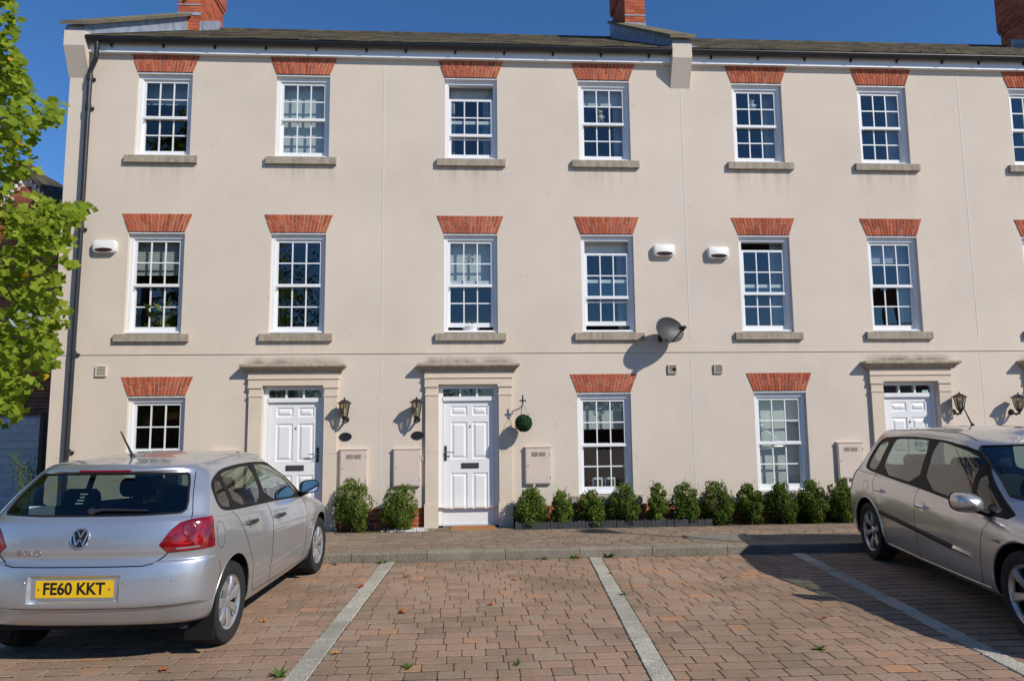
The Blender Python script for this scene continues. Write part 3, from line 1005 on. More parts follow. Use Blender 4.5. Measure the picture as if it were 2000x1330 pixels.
HOUSES = [
    dict(x0=-6.33, x1=-1.40, label='left end terrace house with downpipe, its ground floor window behind the silver hatchback', T=[-4.862, -2.695], Mw=[-4.880, -2.712], G=[-4.770], door=-2.722, hs=1),
    dict(x0=-1.40, x1=3.49, label='terrace house with the hanging topiary ball beside its white door', T=[.003, 2.192], Mw=[-.012, 2.187], G=[2.075], door=-.050, hs=-1),
    dict(x0=3.49, x1=8.30, label='terrace house whose white door is half hidden by the warm silver people carrier', T=[4.780, 6.945], Mw=[4.777, 6.945], G=[4.910], door=7.060, hs=1),
    dict(x0=8.30, x1=13.20, label='right-hand terrace house cut off by the edge of the photo', T=[9.625, 11.8], Mw=[9.622, 11.8], G=[11.8], door=9.70, hs=-1),
]
WIN = {}
OPEN = {('T', 1, 0): (.225, .0), ('M', 1, 0): (0, .055), ('M', 1, 1): (.19, .075), ('M', 2, 0): (.125, 0), ('G', 0, 0): (0, 0)}
for hi, H in enumerate(HOUSES):
    hs = empty('terrace_house', ((H['x0'] + H['x1']) / 2, WALL, 0))
    tag(hs, H['label'], 'house', 'terrace of rendered houses')
    H['obj'] = hs
    ops = []
    for key, row in (('T', 'T'), ('Mw', 'M'), ('G', 'G')):
        for xc in H[key]:
            z0, z1 = ROW[row]
            ops.append((xc - WW / 2, xc + WW / 2, z0, z1, .17))
    dx = H['door']
    ops.append((dx - .465, dx + .465, .0, 2.17, .14))
    house_wall(hs, H['x0'], H['x1'], ops)
    plinth(hs, H['x0'], H['x1'], [(dx - .70, dx + .70)])
    for key, row in (('T', 'T'), ('Mw', 'M'), ('G', 'G')):
        for i, xc in enumerate(H[key]):
            du, dl = OPEN.get((row, hi, i), (0, 0))
            WIN[(row, hi, i)] = (window(hs, xc, row, hi * 31 + i * 7 + ord(row), du, dl), xc)
    doorway(hs, dx, H['hs'], hi)
    # movement joint with the next house
    if hi < 3:
        j = MB(); x = H['x1']
        j.box(x - .010, x + .010, WALL - .0025, WALL + .02, Z_STR1 + .002, 7.08 if hi == 1 else Z_EAVES)
        j.box(x - .009, x + .009, WALL - .002, WALL + .02, Z_PLINTH + .002, Z_STR0 - .006)
        j.build('movement_joint', M['mastic'], hs)

# side and back of the block
A = HOUSES[0]['obj']
MB().add([(-6.33, WALL, -.1), (-6.33, 20.2, -.1), (-6.33, 20.2, 7.75), (-6.33, 15.5, 10.62), (-6.33, WALL, 7.75)], [(0, 1, 2, 3, 4)]).build('gable_wall', M['render'], A)
for H in HOUSES:
    MB().box(H['x0'], H['x1'], 20.15, 20.2, 0, 7.7).build('back_wall', M['render'], H['obj'])

# roof, fascia, gutter
def roof_pt(t): # t 0..1 from eaves to ridge
    return (10.60 + 4.90 * t, 7.665 + 2.965 * t)
for hi, H in enumerate(HOUSES):
    hs = H['obj']; x0, x1 = H['x0'], H['x1']
    if hi == 0: x0 += .30
    if hi == 2: x0 += .16
    if hi == 1: x1 -= .17
    r = MB()
    r.add([(x0, *roof_pt(0)), (x1, *roof_pt(0)), (x1, *roof_pt(1)), (x0, *roof_pt(1))], [(0, 1, 2, 3)])
    r.add([(x0, *roof_pt(1)), (x1, *roof_pt(1)), (x1, 20.4, 7.66), (x0, 20.4, 7.66)], [(0, 1, 2, 3)])
    r.v = [(p[0], p[1], p[2] - .03) for p in r.v]
    ro = r.build('roof', M['slate'], hs)
    rn = random.Random(40 + hi)
    sl = MB(); n = 24
    ang = math.atan2(2.965, 4.90); ca, sa = math.cos(ang), math.sin(ang)
    for c in range(n):
        y, z = roof_pt(c / n); y2, z2 = roof_pt((c + 1.12) / n)
        x = x0 - (.15 if c % 2 else 0)
        while x < x1:
            a, b = max(x0, x), min(x1, x + .295)
            if b - a > .02:
                up_ = .012 + rn.uniform(0, .008)
                sl.add([(a + .002, y, z + up_ - .012), (b - .002, y, z + up_ - .012), (b - .002, y - .003, z + up_), (a + .002, y - .003, z + up_), (b - .002, y2, z2 + .001), (a + .002, y2, z2 + .001)],
                       [(0, 1, 2, 3), (3, 2, 4, 5)], rn.random())
            x += .30
    s_ = sl.build('slates', M['slate'], ro, tint=True); s_['kind'] = 'stuff'
    rd = MB(); yr, zr = roof_pt(1)
    rd.tube([(x0, yr, zr - .03), (x1, yr, zr - .03)], .085, 10)
    rd.build('ridge_tile', M['slate'], ro)
    fa = MB()
    fa.box(x0, x1, WALL - .070, WALL + .03, 7.462, 7.660)
    fa.box(x0, x1, WALL - .080, WALL - .0705, 7.462, 7.505)
    fo = fa.build('fascia', M['fascia'], hs)
    # half-round gutter
    gu = MB(); vs_ = []; fs = []
    cy, cz, rr = WALL - .140, 7.645, .062
    m = 12
    for x in (x0, x1):
        for k in range(m + 1):
            t = math.pi + math.pi * k / m
            vs_.append((x, cy + rr * math.cos(t), cz + rr * math.sin(t)))
    for k in range(m): fs.append((k, k + 1, m + 2 + k, m + 1 + k))
    gu.add(vs_, fs)
    gu.box(x0, x1, cy - rr - .006, cy - rr + .002, cz - .012, cz + .004)
    go = gu.build('gutter', M['black_plastic'], hs, smooth=50)
    x = x0 + .35
    while x < x1:
        b = MB(); vs_ = []
        for xx in (x - .014, x + .014):
            for k in range(m + 1):
                t = math.pi + math.pi * k / m
                vs_.append((xx, cy + (rr + .007) * math.cos(t), cz + (rr + .007) * math.sin(t)))
        b.add(vs_, [(k, k + 1, m + 2 + k, m + 1 + k) for k in range(m)])
        b.box(x - .014, x + .014, cy + rr - .012, WALL - .0705, cz - .10, cz + .0)
        b.build('gutter_bracket', M['black_plastic'], go)
        x += .80

# raised gable walls: kneeler corbel, flashing, coping stones, chimney
def parapet(house, xa, xb, side):
    k = MB()
    # kneeler corbel, wedge shaped
    yf = WALL - .20
    prof = [(WALL + .05, 7.065), (WALL - .002, 7.065), (yf, 7.500), (yf, 7.740), (WALL + .05, 7.80)]
    k.prism(prof, 'x', xa, xb)
    ko = k.build('kneeler', M['render'], house)
    def zc(y): return 7.845 + (y - 10.60) * .648
    p = MB()
    prof = [(yf + .012, 7.741), (yf + .012, 7.835), (15.5, zc(15.5)), (15.5, 10.2), (WALL + .051, 7.60), (WALL + .051, 7.741)]
    p.prism(prof, 'x', xa + .02, xb - .02)
    po = p.build('parapet', M['lead'], house)
    # lapped lead sheets on the inner faces
    fl = MB()
    n = 5
    for s_, xx in ((-1, xa + .02), (1, xb - .02)):
        for i in range(n):
            t0, t1 = i / n, (i + 1.04) / n
            y0, z0 = roof_pt(t0); y1, z1 = roof_pt(min(1, t1))
            o = .006 + .004 * (i % 2)
            fl.add([(xx + s_ * o, y0, z0 + .005), (xx + s_ * o, y1, z1 + .005), (xx + s_ * o, y1, z1 + .115), (xx + s_ * o, y0, z0 + .115)], [(0, 1, 2, 3)])
            fl.add([(xx + s_ * o, y0, z0 + .115), (xx + s_ * o, y1, z1 + .115), (xx, y1, z1 + .118), (xx, y0, z0 + .118)], [(0, 1, 2, 3)])
            fl.add([(xx + s_ * o, y0, z0 + .012), (xx + s_ * o, y1, z1 + .012), (xx + s_ * .13, y1, z1 + .026), (xx + s_ * .13, y0, z0 + .026)], [(0, 1, 2, 3)])
    fl.build('flashing', M['lead'], po)
    # coping stones
    rn = random.Random(int(xa * 10) & 127)
    N = 9
    ys = [yf - .05] + [10.55 + (15.45 - 10.55) * i / (N - 1) for i in range(1, N)]
    for i in range(N - 1):
        y0, y1 = ys[i] + .003, ys[i + 1] - .003
        c = MB()
        z0, z1 = zc(y0), zc(y1)
        th = .075
        mx = (xa + xb) / 2
        vs_ = []
        for (y, z) in ((y0, z0), (y1, z1)):
            vs_ += [(xa - .045, y, z), (xb + .06, y, z), (xb + .06, y, z + th * .75), (mx, y, z + th), (xa - .045, y, z + th * .75)]
        c.add(vs_, [(4, 3, 2, 1, 0), (5, 6, 7, 8, 9), (0, 1, 6, 5), (1, 2, 7, 6), (2, 3, 8, 7), (3, 4, 9, 8), (4, 0, 5, 9)])
        o = c.build('coping_stone', M['coping'], po); o['tint'] = rn.random()

def chimney(house, xa, xb, y0, y1, zb, zt, band):
    core = MB(); core.box(xa + .006, xb - .006, y0 + .006, y1 - .006, zb, zt)
    core.box(xa - .024, xb + .024, y0 - .024, y1 + .024, band, band + .075)
    core.box(xa - .044, xb + .044, y0 - .044, y1 + .044, band + .0755, zt - .1)
    co = core.build('chimney', M['mortar'], house)
    rn = random.Random(int(abs(xa) * 50))
    cache = {}
    z = zb; r = 0
    while z < zt - .06:
        o_ = 0
        if band <= z + .03 < band + .07: o_ = .03
        elif z + .03 >= band + .07 and z < zt - .12: o_ = .05
        def course(length, put):
            x = -(.1125 if r % 2 else 0)
            while x < length - .01:
                a, b = max(0, x), min(length, x + .217)
                if b - a > .03: put(a, b)
                x += .225
        for face in ('front', 'left', 'right'):
            L = (xb - xa + 2 * o_) if face == 'front' else (y1 - y0 + 2 * o_)
            def put(a, b, face=face, o_=o_):
                key = (round(b - a, 3), face == 'front')
                if key not in cache:
                    q = MB(); w = key[0]
                    if key[1]: q.box(-w / 2, w / 2, -.0, .05, 0, .066)
                    else: q.box(-.012, .012, -w / 2, w / 2, 0, .066)
                    cache[key] = q.mesh('brick', M['brick'])
                ob = link('brick', cache[key], co)
                m_ = (a + b) / 2
                j = rn.uniform(0, .003)
                if face == 'front': ob.location = (xa - o_ + m_, y0 - o_ - j, z)
                elif face == 'left': ob.location = (xa - o_ + .010 - j, y0 - o_ + m_, z)
                else: ob.location = (xb + o_ - .010 + j, y0 - o_ + m_, z)
                ob['tint'] = rn.random()
            course(L, put)
        z += .075; r += 1
    fl = MB()
    fl.box(xa - .012, xb + .012, y0 - .016, y0 - .006, zb + .28, zb + .40) if False else None
    # stepped pale flashing where the stack meets the coping and roof
    zf = 7.845 + (y0 - 10.60) * .648 + .07
    fl.box(xa - .012, xb + .012, y0 - .014, y0 - .004, zf - .06, zf + .01)
    fl.box(xa - .010, xb + .010, y0 - .012, y0 - .003, zf + .17, zf + .195)
    for s_, xx in ((1, xb), (-1, xa)):
        n = 13
        for i in range(n):
            ya = y0 + (15.5 - y0) * i / n; yb_ = y0 + (15.5 - y0) * (i + 1) / n
            z0 = 7.665 + (ya - 10.6) * (2.965 / 4.9)
            fl.box(min(xx, xx + s_ * .014), max(xx, xx + s_ * .014), ya, yb_ - .001, z0, z0 + .24)
    fl.build('flashing', M['lead'], co)
    ca = MB(); ca.box(xa - .03, xb + .03, y0 - .03, y1 + .03, zt - .06, zt); ca.build('cap', M['coping'], co)
    pots = MB()
    for yy in (y0 + .3, y1 - .3):
        pots.lathe([(.0, .0), (.12, .0), (.10, .2), (.11, .38), (.13, .40), (.13, .45), (.08, .45), (.08, .1)], ((xa + xb) / 2, yy, zt), (0, 0, 1), 16)
    pots.build('chimney_pot', M['brick'], co, smooth=True)
    return co
parapet(HOUSES[0]['obj'], -6.345, -6.03, 1)
parapet(HOUSES[1]['obj'], 3.315, 3.640, 1)
chimney(HOUSES[0]['obj'], -6.26, -5.80, 14.35, 15.65, 9.4, 12.2, 11.12)
chimney(HOUSES[1]['obj'], 3.44, 3.89, 14.35, 15.65, 9.4, 12.2, 11.30)
chimney(HOUSES[3]['obj'], 13.40, 13.88, 14.5, 15.8, 9.4, 12.4, 11.15)

# aerial bracket on the left chimney
MB().tube([(-6.12, 14.32, 10.95), (-6.08, 14.28, 10.62), (-5.95, 14.24, 10.80)], .018, 8).build('aerial_bracket', M['black_metal'], HOUSES[0]['obj'])

# downpipe
dp = empty('downpipe', (-5.985, WALL - .07, 0))
px, py = -5.985, WALL - .075
mb = MB()
mb.tube([(-5.87, WALL - .14, 7.60), (-5.87, WALL - .14, 7.36), (-5.89, WALL - .125, 7.30), (px - .0, py, 7.14), (px, py, 7.05), (px, py, 4.0), (px - .01, py, 2.5), (px - .02, py, .1)], .036, 12)
mb.build('pipe', M['black_plastic'], dp, smooth=True)
for z in (7.03, 6.55, 4.6, 2.66, 1.2):
    c = MB(); c.lathe([(.037, -.05), (.044, -.05), (.044, .05), (.037, .05)], (px, py, z), (0, 0, 1), 14)
    c.box(px - .055, px + .055, WALL - .03, WALL - .001, z - .02, z + .02)
    c.build('pipe_clip', M['black_plastic'], dp)
tag(dp, 'black downpipe running down the left end of the terrace', 'downpipe')

# ------------------------------------------------------------------ window contents
w, x = WIN[('T', 0, 1)]; flat_blind(w, x, 'T', .93, 'blind', .23)
w, x = WIN[('T', 0, 0)]; flat_blind(w, x, 'T', .30, 'net', .30)
w, x = WIN[('M', 0, 0)]; slat_blind(w, x, 'M', .40)
w, x = WIN[('M', 1, 0)]; flat_blind(w, x, 'M', .52, 'blind', .22)
w, x = WIN[('G', 1, 0)]; flat_blind(w, x, 'G', .36, 'blind', .21, waves=14)
w, x = WIN[('G', 2, 0)]; flat_blind(w, x, 'G', .985, 'blind', .23)
w, x = WIN[('T', 1, 1)]; flat_blind(w, x, 'T', .27, 'blind', .22)
w, x = WIN[('T', 1, 0)]; flat_blind(w, x, 'T', .20, 'net', .24)
w, x = WIN[('M', 1, 1)]; flat_blind(w, x, 'M', .17, 'blind', .22)
w, x = WIN[('M', 2, 1)]; flat_blind(w, x, 'M', .26, 'net', .24)
for (k, sides) in ((('T', 1, 0), (-1, 1)), (('M', 1, 1), (1,)), (('T', 1, 1), (1,)), (('T', 2, 0), (1,)), (('T', 2, 1), (1,)), (('M', 2, 0), (1,)), (('M', 2, 1), (1,)), (('T', 3, 0), (1, -1))):
    w, x = WIN[k]
    for s in sides:
        a, b = (x - .42, x - .27) if s < 0 else (x + .20, x + .42)
        flat_blind(w, x, k[0], .97, 'net', .26, folds=1, x0=a, x1=b)

def thing_on_sill(k, dx, build, name, label, cat, y=.20):
    w, x = WIN[k]
    z = ROW[k[0]][0] + .022
    mb = MB(); build(mb, x + dx, WALL + y, z)
    return mb
# picture frames in the ground floor window
w, x = WIN[('G', 1, 0)]
for i, (dx, lab) in enumerate(((-.10, 'left of two small white picture frames standing inside the ground floor window'), (.10, 'right of two small white picture frames standing inside the ground floor window'))):
    pf = empty('picture_frame', (x + dx, WALL + .20, ROW['G'][0] + .022))
    zz = ROW['G'][0] + .022; xx = x + dx; y = WALL + .19
    f = MB()
    f.box(xx - .085, xx - .060, y, y + .015, zz, zz + .23); f.box(xx + .060, xx + .085, y, y + .015, zz, zz + .23)
    f.box(xx - .060, xx + .060, y, y + .015, zz, zz + .028); f.box(xx - .060, xx + .060, y, y + .015, zz + .202, zz + .23)
    f.build('frame', M['white_thing'], pf)
    MB().box(xx - .060, xx + .060, y + .008, y + .014, zz + .028, zz + .202).build('picture', M['dish'], pf)
    tag(pf, lab, 'picture frame', 'picture frames inside the window')
def leafy(mb, c, n, spread, h, size, rn, tint=(0, 1)):
    for _ in range(n):
        p = Vector((c[0] + rn.gauss(0, spread), c[1] + rn.gauss(0, spread * .5), c[2] + rn.random() * h))
        d = Vector((rn.uniform(-1, 1), rn.uniform(-1, 1), rn.uniform(-.2, 1))).normalized()
        s = d.orthogonal().normalized()
        L = size * rn.uniform(.6, 1.2)
        mb.add([p, p + d * L * .5 + s * L * .22, p + d * L, p + d * L * .5 - s * L * .22], [(0, 1, 2, 3)], rn.uniform(*tint))
rn = random.Random(4)
def pot_plant(k, dx, lab, n, spread, h, size, wide, mat):
    w, x = WIN[k]; z = ROW[k[0]][0] + .022
    e = empty('pot_plant', (x + dx, WALL + .22, z))
    p = MB(); p.lathe([(0, 0), (wide * .7, 0), (wide, .10), (wide * .9, .10), (wide * .85, .08), (0, .08)], (x + dx, WALL + .225, z), (0, 0, 1), 16)
    p.build('pot', M['white_thing'], e, smooth=True)
    f = MB(); leafy(f, (x + dx, WALL + .225, z + .09), n, spread, h, size, rn)
    f.build('foliage', mat, e, tint=True)
    tag(e, lab, 'plant')
pot_plant(('M', 0, 0), .04, 'pot plant with long pale leaves inside the first floor window near the downpipe', 40, .09, .30, .22, .06, M['far_leaf'])
pot_plant(('M', 1, 0), .0, 'low trough of green plants inside the partly raised sash window', 160, .10, .10, .05, .15, M['weed'])
# wire heart hung in the window
def heart(name, k, dx, z, size, lab, mat):
    w, x = WIN[k]; pts = []
    for i in range(33):
        t = 2 * math.pi * i / 32
        pts.append((x + dx + size * math.sin(t) ** 3, WALL + .175, z + size * (13 * math.cos(t) - 5 * math.cos(2 * t) - 2 * math.cos(3 * t) - math.cos(4 * t)) / 16))
    mb = MB(); mb.tube(pts, .008, 6)
    mb.tube([(x + dx, WALL + .175, z + size * .3), (x + dx, WALL + .175, z + size * 2.2)], .002, 4)
    o = mb.build(name, mat, None, smooth=True)
    tag(o, lab, 'ornament')
heart('wire_heart', ('M', 1, 0), .02, 4.22, .075, 'grey wire heart hanging against the blind in the first floor window', M['meter'])
heart('window_heart', ('G', 1, 0), -.02, 1.74, .07, 'pale heart ornament hanging in the ground floor window above the shrubs', M['dish_pale'])
# soft toys and ornaments
def toy(k, dx, z, s, lab, mat, hang=True):
    w, x = WIN[k]
    e = MB(); c = Vector((x + dx, WALL + .20, z))
    for (ox, oz, r) in ((0, 0, .055), (0, .085, .042), (-.03, .125, .016), (.03, .125, .016), (-.03, -.055, .022), (.03, -.055, .022), (-.055, .02, .02), (.055, .02, .02)):
        prof = [(max(.0005, r * math.sin(math.pi * i / 8)), -r * math.cos(math.pi * i / 8)) for i in range(9)]
        e.lathe([(a * s, b * s) for a, b in prof], c + Vector((ox * s, 0, oz * s)), (0, 0, 1), 12)
    if hang: e.tube([c + Vector((0, 0, .12 * s)), c + Vector((0, 0, .35))], .002, 4)
    o = e.build('soft_toy', mat, None, smooth=True)
    tag(o, lab, 'toy')
toy(('T', 2, 0), .0, 6.86, 1.0, 'small white soft toy hanging in the top floor window right of the corbel', M['white_thing'])
toy(('T', 1, 1), -.02, 6.62, 1.0, 'small brown and white soft toy in the top floor window left of the corbel', M['surround'])

# ------------------------------------------------------------------ things fixed to the wall
def meter_box(x0, x1, z0, z1, lab, vents=True, pipe=False):
    e = empty('meter_box', ((x0 + x1) / 2, WALL, z0))
    b = MB(); b.box(x0, x1, WALL - .050, WALL + .0, z0, z1)
    b.prism([(WALL - .0, z1 + .0005), (WALL - .062, z1 + .0005), (WALL - .062, z1 + .010), (WALL - .0, z1 + .016)], 'x', x0 - .008, x1 + .008)
    bo = b.build('case', M['meter'], e)
    d = MB(); y = WALL - .0585
    d.box(x0 + .014, x1 - .014, y, WALL - .0505, z0 + .014, z1 - .012)
    do = d.build('door', M['meter'], e)
    if vents:
        for i in range(2):
            for k in range(6):
                v = MB(); xa = x0 + .10 + i * .115 * (x1 - x0) / .40; za = z1 - .075 - k * .011
                v.box(xa, xa + .10 * (x1 - x0) / .40, y - .004, y - .0005, za - .0035, za + .0035)
                v.build('louvre', M['sill'], do)
    l = MB(); l.lathe([(0, -.006), (.010, -.006), (.011, 0)], (x0 + .045, y, (z0 + z1) / 2), (0, 1, 0), 10)
    l.build('lock', M['sill'], do)
    for z in (z0 + .10, z1 - .10):
        h = MB(); h.tube([(x1 - .008, y - .002, z - .02), (x1 - .008, y - .002, z + .02)], .006, 6); h.build('hinge', M['meter'], e)
    if pipe:
        p = MB(); p.tube([((x0 + x1) / 2 - .07, WALL - .03, z0), ((x0 + x1) / 2 - .07, WALL - .03, 0)], .022, 10); p.build('duct', M['meter'], e, smooth=True)
    tag(e, lab, 'meter box', 'meter boxes on the house fronts')
meter_box(-2.004, -1.594, .634, 1.188, 'beige meter box with vents just right of the left-hand white door')
meter_box(-1.198, -.787, .630, 1.185, 'plain beige meter box without vents left of the middle white door', vents=False)
meter_box(.818, 1.214, .634, 1.190, 'beige meter box with vents below the hanging topiary ball', pipe=True)
meter_box(5.778, 6.190, .640, 1.202, 'beige meter box with vents beside the tail of the people carrier', pipe=True)
meter_box(-3.925, -3.535, .64, 1.197, 'beige meter box whose top edge shows above the silver hatchback roof')

def alarm_box(x, z, lab):
    e = empty('wall_cowl', (x, WALL, z - .1))
    w, h = .178, .100
    b = MB(); vs_ = []; fs = []
    outl = []
    for (cx_, cz_, a0) in ((w - .05, h - .05, 0), (-w + .05, h - .05, 90), (-w + .055, -h + .055, 180), (w - .055, -h + .055, 270)):
        for i in range(6):
            t = R(a0 + 18 * i); outl.append((cx_ + .05 * math.cos(t), cz_ + .05 * math.sin(t)))
    n = len(outl)
    for (sc, y) in ((1.0, WALL), (1.0, WALL - .055), (.97, WALL - .068), (.88, WALL - .076)):
        vs_ += [(x + p[0] * sc, y, z + p[1] * sc) for p in outl]
    for r in range(3):
        for k in range(n):
            j = (k + 1) % n; fs.append((r * n + k, r * n + j, r * n + n + j, r * n + n + k))
    fs.append(tuple(range(3 * n, 4 * n)))
    b.add(vs_, fs); b.build('cover', M['alarm'], e, smooth=50)
    s = MB(); pts = [( .135 * math.cos(R(a)), -.052 + (.030 if math.sin(R(a)) > 0 else .032) * math.sin(R(a))) for a in range(0, 360, 15)]
    s.prism([(x + p[0], z + p[1]) for p in pts], 'y', WALL - .0785, WALL - .070)
    s.build('slot', M['dark_slot'], e)
    tag(e, lab, 'wall cowl', 'white cowls on the first floor wall')
alarm_box(-5.635, 4.322, 'white rounded wall cowl with dark slot beside the downpipe')
alarm_box(3.10, 4.297, 'white rounded wall cowl above the satellite dish, left of the party joint')
alarm_box(3.99, 4.262, 'white rounded wall cowl just right of the pale party joint')

def vent(x, z, s, mat, lab, cover=None, broken=False):
    e = empty('air_vent', (x, WALL, z - s))
    f = MB()
    f.box(x - s, x - s + .018, WALL - .028, WALL, z - s, z + s); f.box(x + s - .018, x + s, WALL - .028, WALL, z - s, z + s)
    f.box(x - s + .018, x + s - .018, WALL - .028, WALL, z - s, z - s + .016); f.box(x - s + .018, x + s - .018, WALL - .028, WALL, z + s - .016, z + s)
    f.build('frame', M[mat], e)
    MB().box(x - s + .018, x + s - .018, WALL - .006, WALL - .001, z - s + .016, z + s - .016).build('backing', M['sill'], e)
    n = 6
    for k in range(n):
        if broken and k == 3: continue
        za = z - s + .02 + (2 * s - .04) * k / n
        q = MB(); q.prism([(WALL - .024, za), (WALL - .006, za + .012), (WALL - .006, za + .016), (WALL - .026, za + .005)], 'x', x - s + .019, x + s - .019)
        q.build('louvre', M[mat], e)
    if broken:
        MB().box(x + .01, x + .055, WALL - .029, WALL - .0065, z - .025, z + .020).build('hole', M['gap'], e)
    tag(e, lab, 'air vent', 'small square vents at ground floor')
vent(-5.60, 2.41, .080, 'cream_vent', 'cream square louvred vent near the downpipe')
vent(3.177, 2.388, .070, 'beige_vent', 'square vent with a broken hole, below the satellite dish', broken=True)
vent(3.919, 2.388, .070, 'beige_vent', 'whole beige square vent right of the party joint')

def lantern(x, z_top, z_bot, lab, side=1, px=None):
    """coach lantern on a wall bracket"""
    e = empty('wall_lantern', (x, WALL, z_bot))
    y = WALL - .17
    h = z_top - z_bot
    zr = z_top - .07        # roof rim
    # bracket
    b = MB()
    b.lathe([(0, -.03), (.030, -.03), (.045, -.012), (.05, 0)], (x, WALL, z_bot + .06), (0, 1, 0), 14)
    b.tube([(x, WALL - .02, z_bot + .05), (x, WALL - .10, z_bot + .02), (x, y, z_bot + .05), (x, y, z_bot + .12)], .018, 8)
    b.lathe([(0, 0), (.022, .005), (.012, .03), (.028, .05), (.045, .075), (.05, .09)], (x, y, z_bot + .02), (0, 0, 1), 12)
    b.build('bracket', M['black_metal'], e, smooth=True)
    # cage: six bars flaring upward
    c = MB()
    z0, z1 = z_bot + .11, zr
    for k in range(6):
        t = 2 * math.pi * (k + .5) / 6
        c.tube([(x + .052 * math.cos(t), y + .052 * math.sin(t), z0), (x + .085 * math.cos(t), y + .085 * math.sin(t), z1)], .0055, 6)
    c.build('cage', M['black_metal'], e)
    for k in range(6):
        t0, t1 = 2 * math.pi * (k + .5) / 6, 2 * math.pi * (k + 1.5) / 6
        q = MB().add([(x + .050 * math.cos(t0), y + .050 * math.sin(t0), z0), (x + .050 * math.cos(t1), y + .050 * math.sin(t1), z0), (x + .083 * math.cos(t1), y + .083 * math.sin(t1), z1), (x + .083 * math.cos(t0), y + .083 * math.sin(t0), z1)], [(0, 1, 2, 3)])
        q.build('pane', M['lamp_glass'], e)
    bl = MB(); bl.lathe([(.001, 0), (.018, .0), (.02, .05), (.028, .09), (.018, .125), (.001, .13)], (x, y, z0), (0, 0, 1), 10)
    bl.build('bulb', M['white_thing'], e, smooth=True)
    rf = MB(); rf.lathe([(0, -.004), (.122, -.004), (.122, .004), (.085, .022), (.06, .04), (.03, .052), (.012, .056), (.012, .062), (.016, .068), (.006, .082), (0, .085)], (x, y, zr), (0, 0, 1), 6)
    rf.build('roof', M['black_metal'], e)
    tag(e, lab, 'lantern', 'black coach lanterns by the doors')
lantern(-1.925, 1.960, 1.585, 'black coach lantern right of the left-hand white door')
lantern(-.840, 1.965, 1.575, 'black coach lantern left of the middle white door')
lantern(7.765, 1.975, 1.61, 'black coach lantern above the people carrier, right of its door')
lantern(8.745, 1.955, 1.60, 'black coach lantern cut by the right edge of the photo')

def plaque(x, z, lab, txt):
    b = MB()
    pts = [(x + .095 * math.cos(R(a)), z + .063 * math.sin(R(a))) for a in range(0, 360, 12)]
    b.prism(pts, 'y', WALL - .014, WALL - .0)
    e = empty('number_plaque', (x, WALL, z))
    b.build('oval', M['black_metal'], e)
    pts2 = [(x + .082 * math.cos(R(a)), WALL - .016, z + .052 * math.sin(R(a))) for a in range(0, 361, 12)]
    MB().tube(pts2, .0022, 5).build('rim', M['pewter'], e)
    tag(e, lab, 'number plaque', 'oval house number plaques')
plaque(-1.93, 1.386, 'black oval number plaque under the lantern right of the left-hand door', '')
plaque(-.835, 1.394, 'black oval number plaque under the lantern left of the middle door', '')
# door bells
for (x, z, lab) in ((-2.02, 1.04, 'small cream bell push left of the vented meter box by the left-hand door'), (-.745, 1.045, 'small cream bell push between meter box and the middle door surround')):
    e = empty('door_bell', (x, WALL, z)); 
    q = MB(); bevel_box(q, x - .016, x + .016, WALL - .018, WALL, z - .035, z + .035, .002); q.build('case', M['cream_vent'], e)
    q = MB(); q.lathe([(0, -.024), (.008, -.024), (.009, -.018)], (x, WALL, z - .008), (0, 1, 0), 10); q.build('button', M['white_thing'], e)
    tag(e, lab, 'door bell', 'door bells')

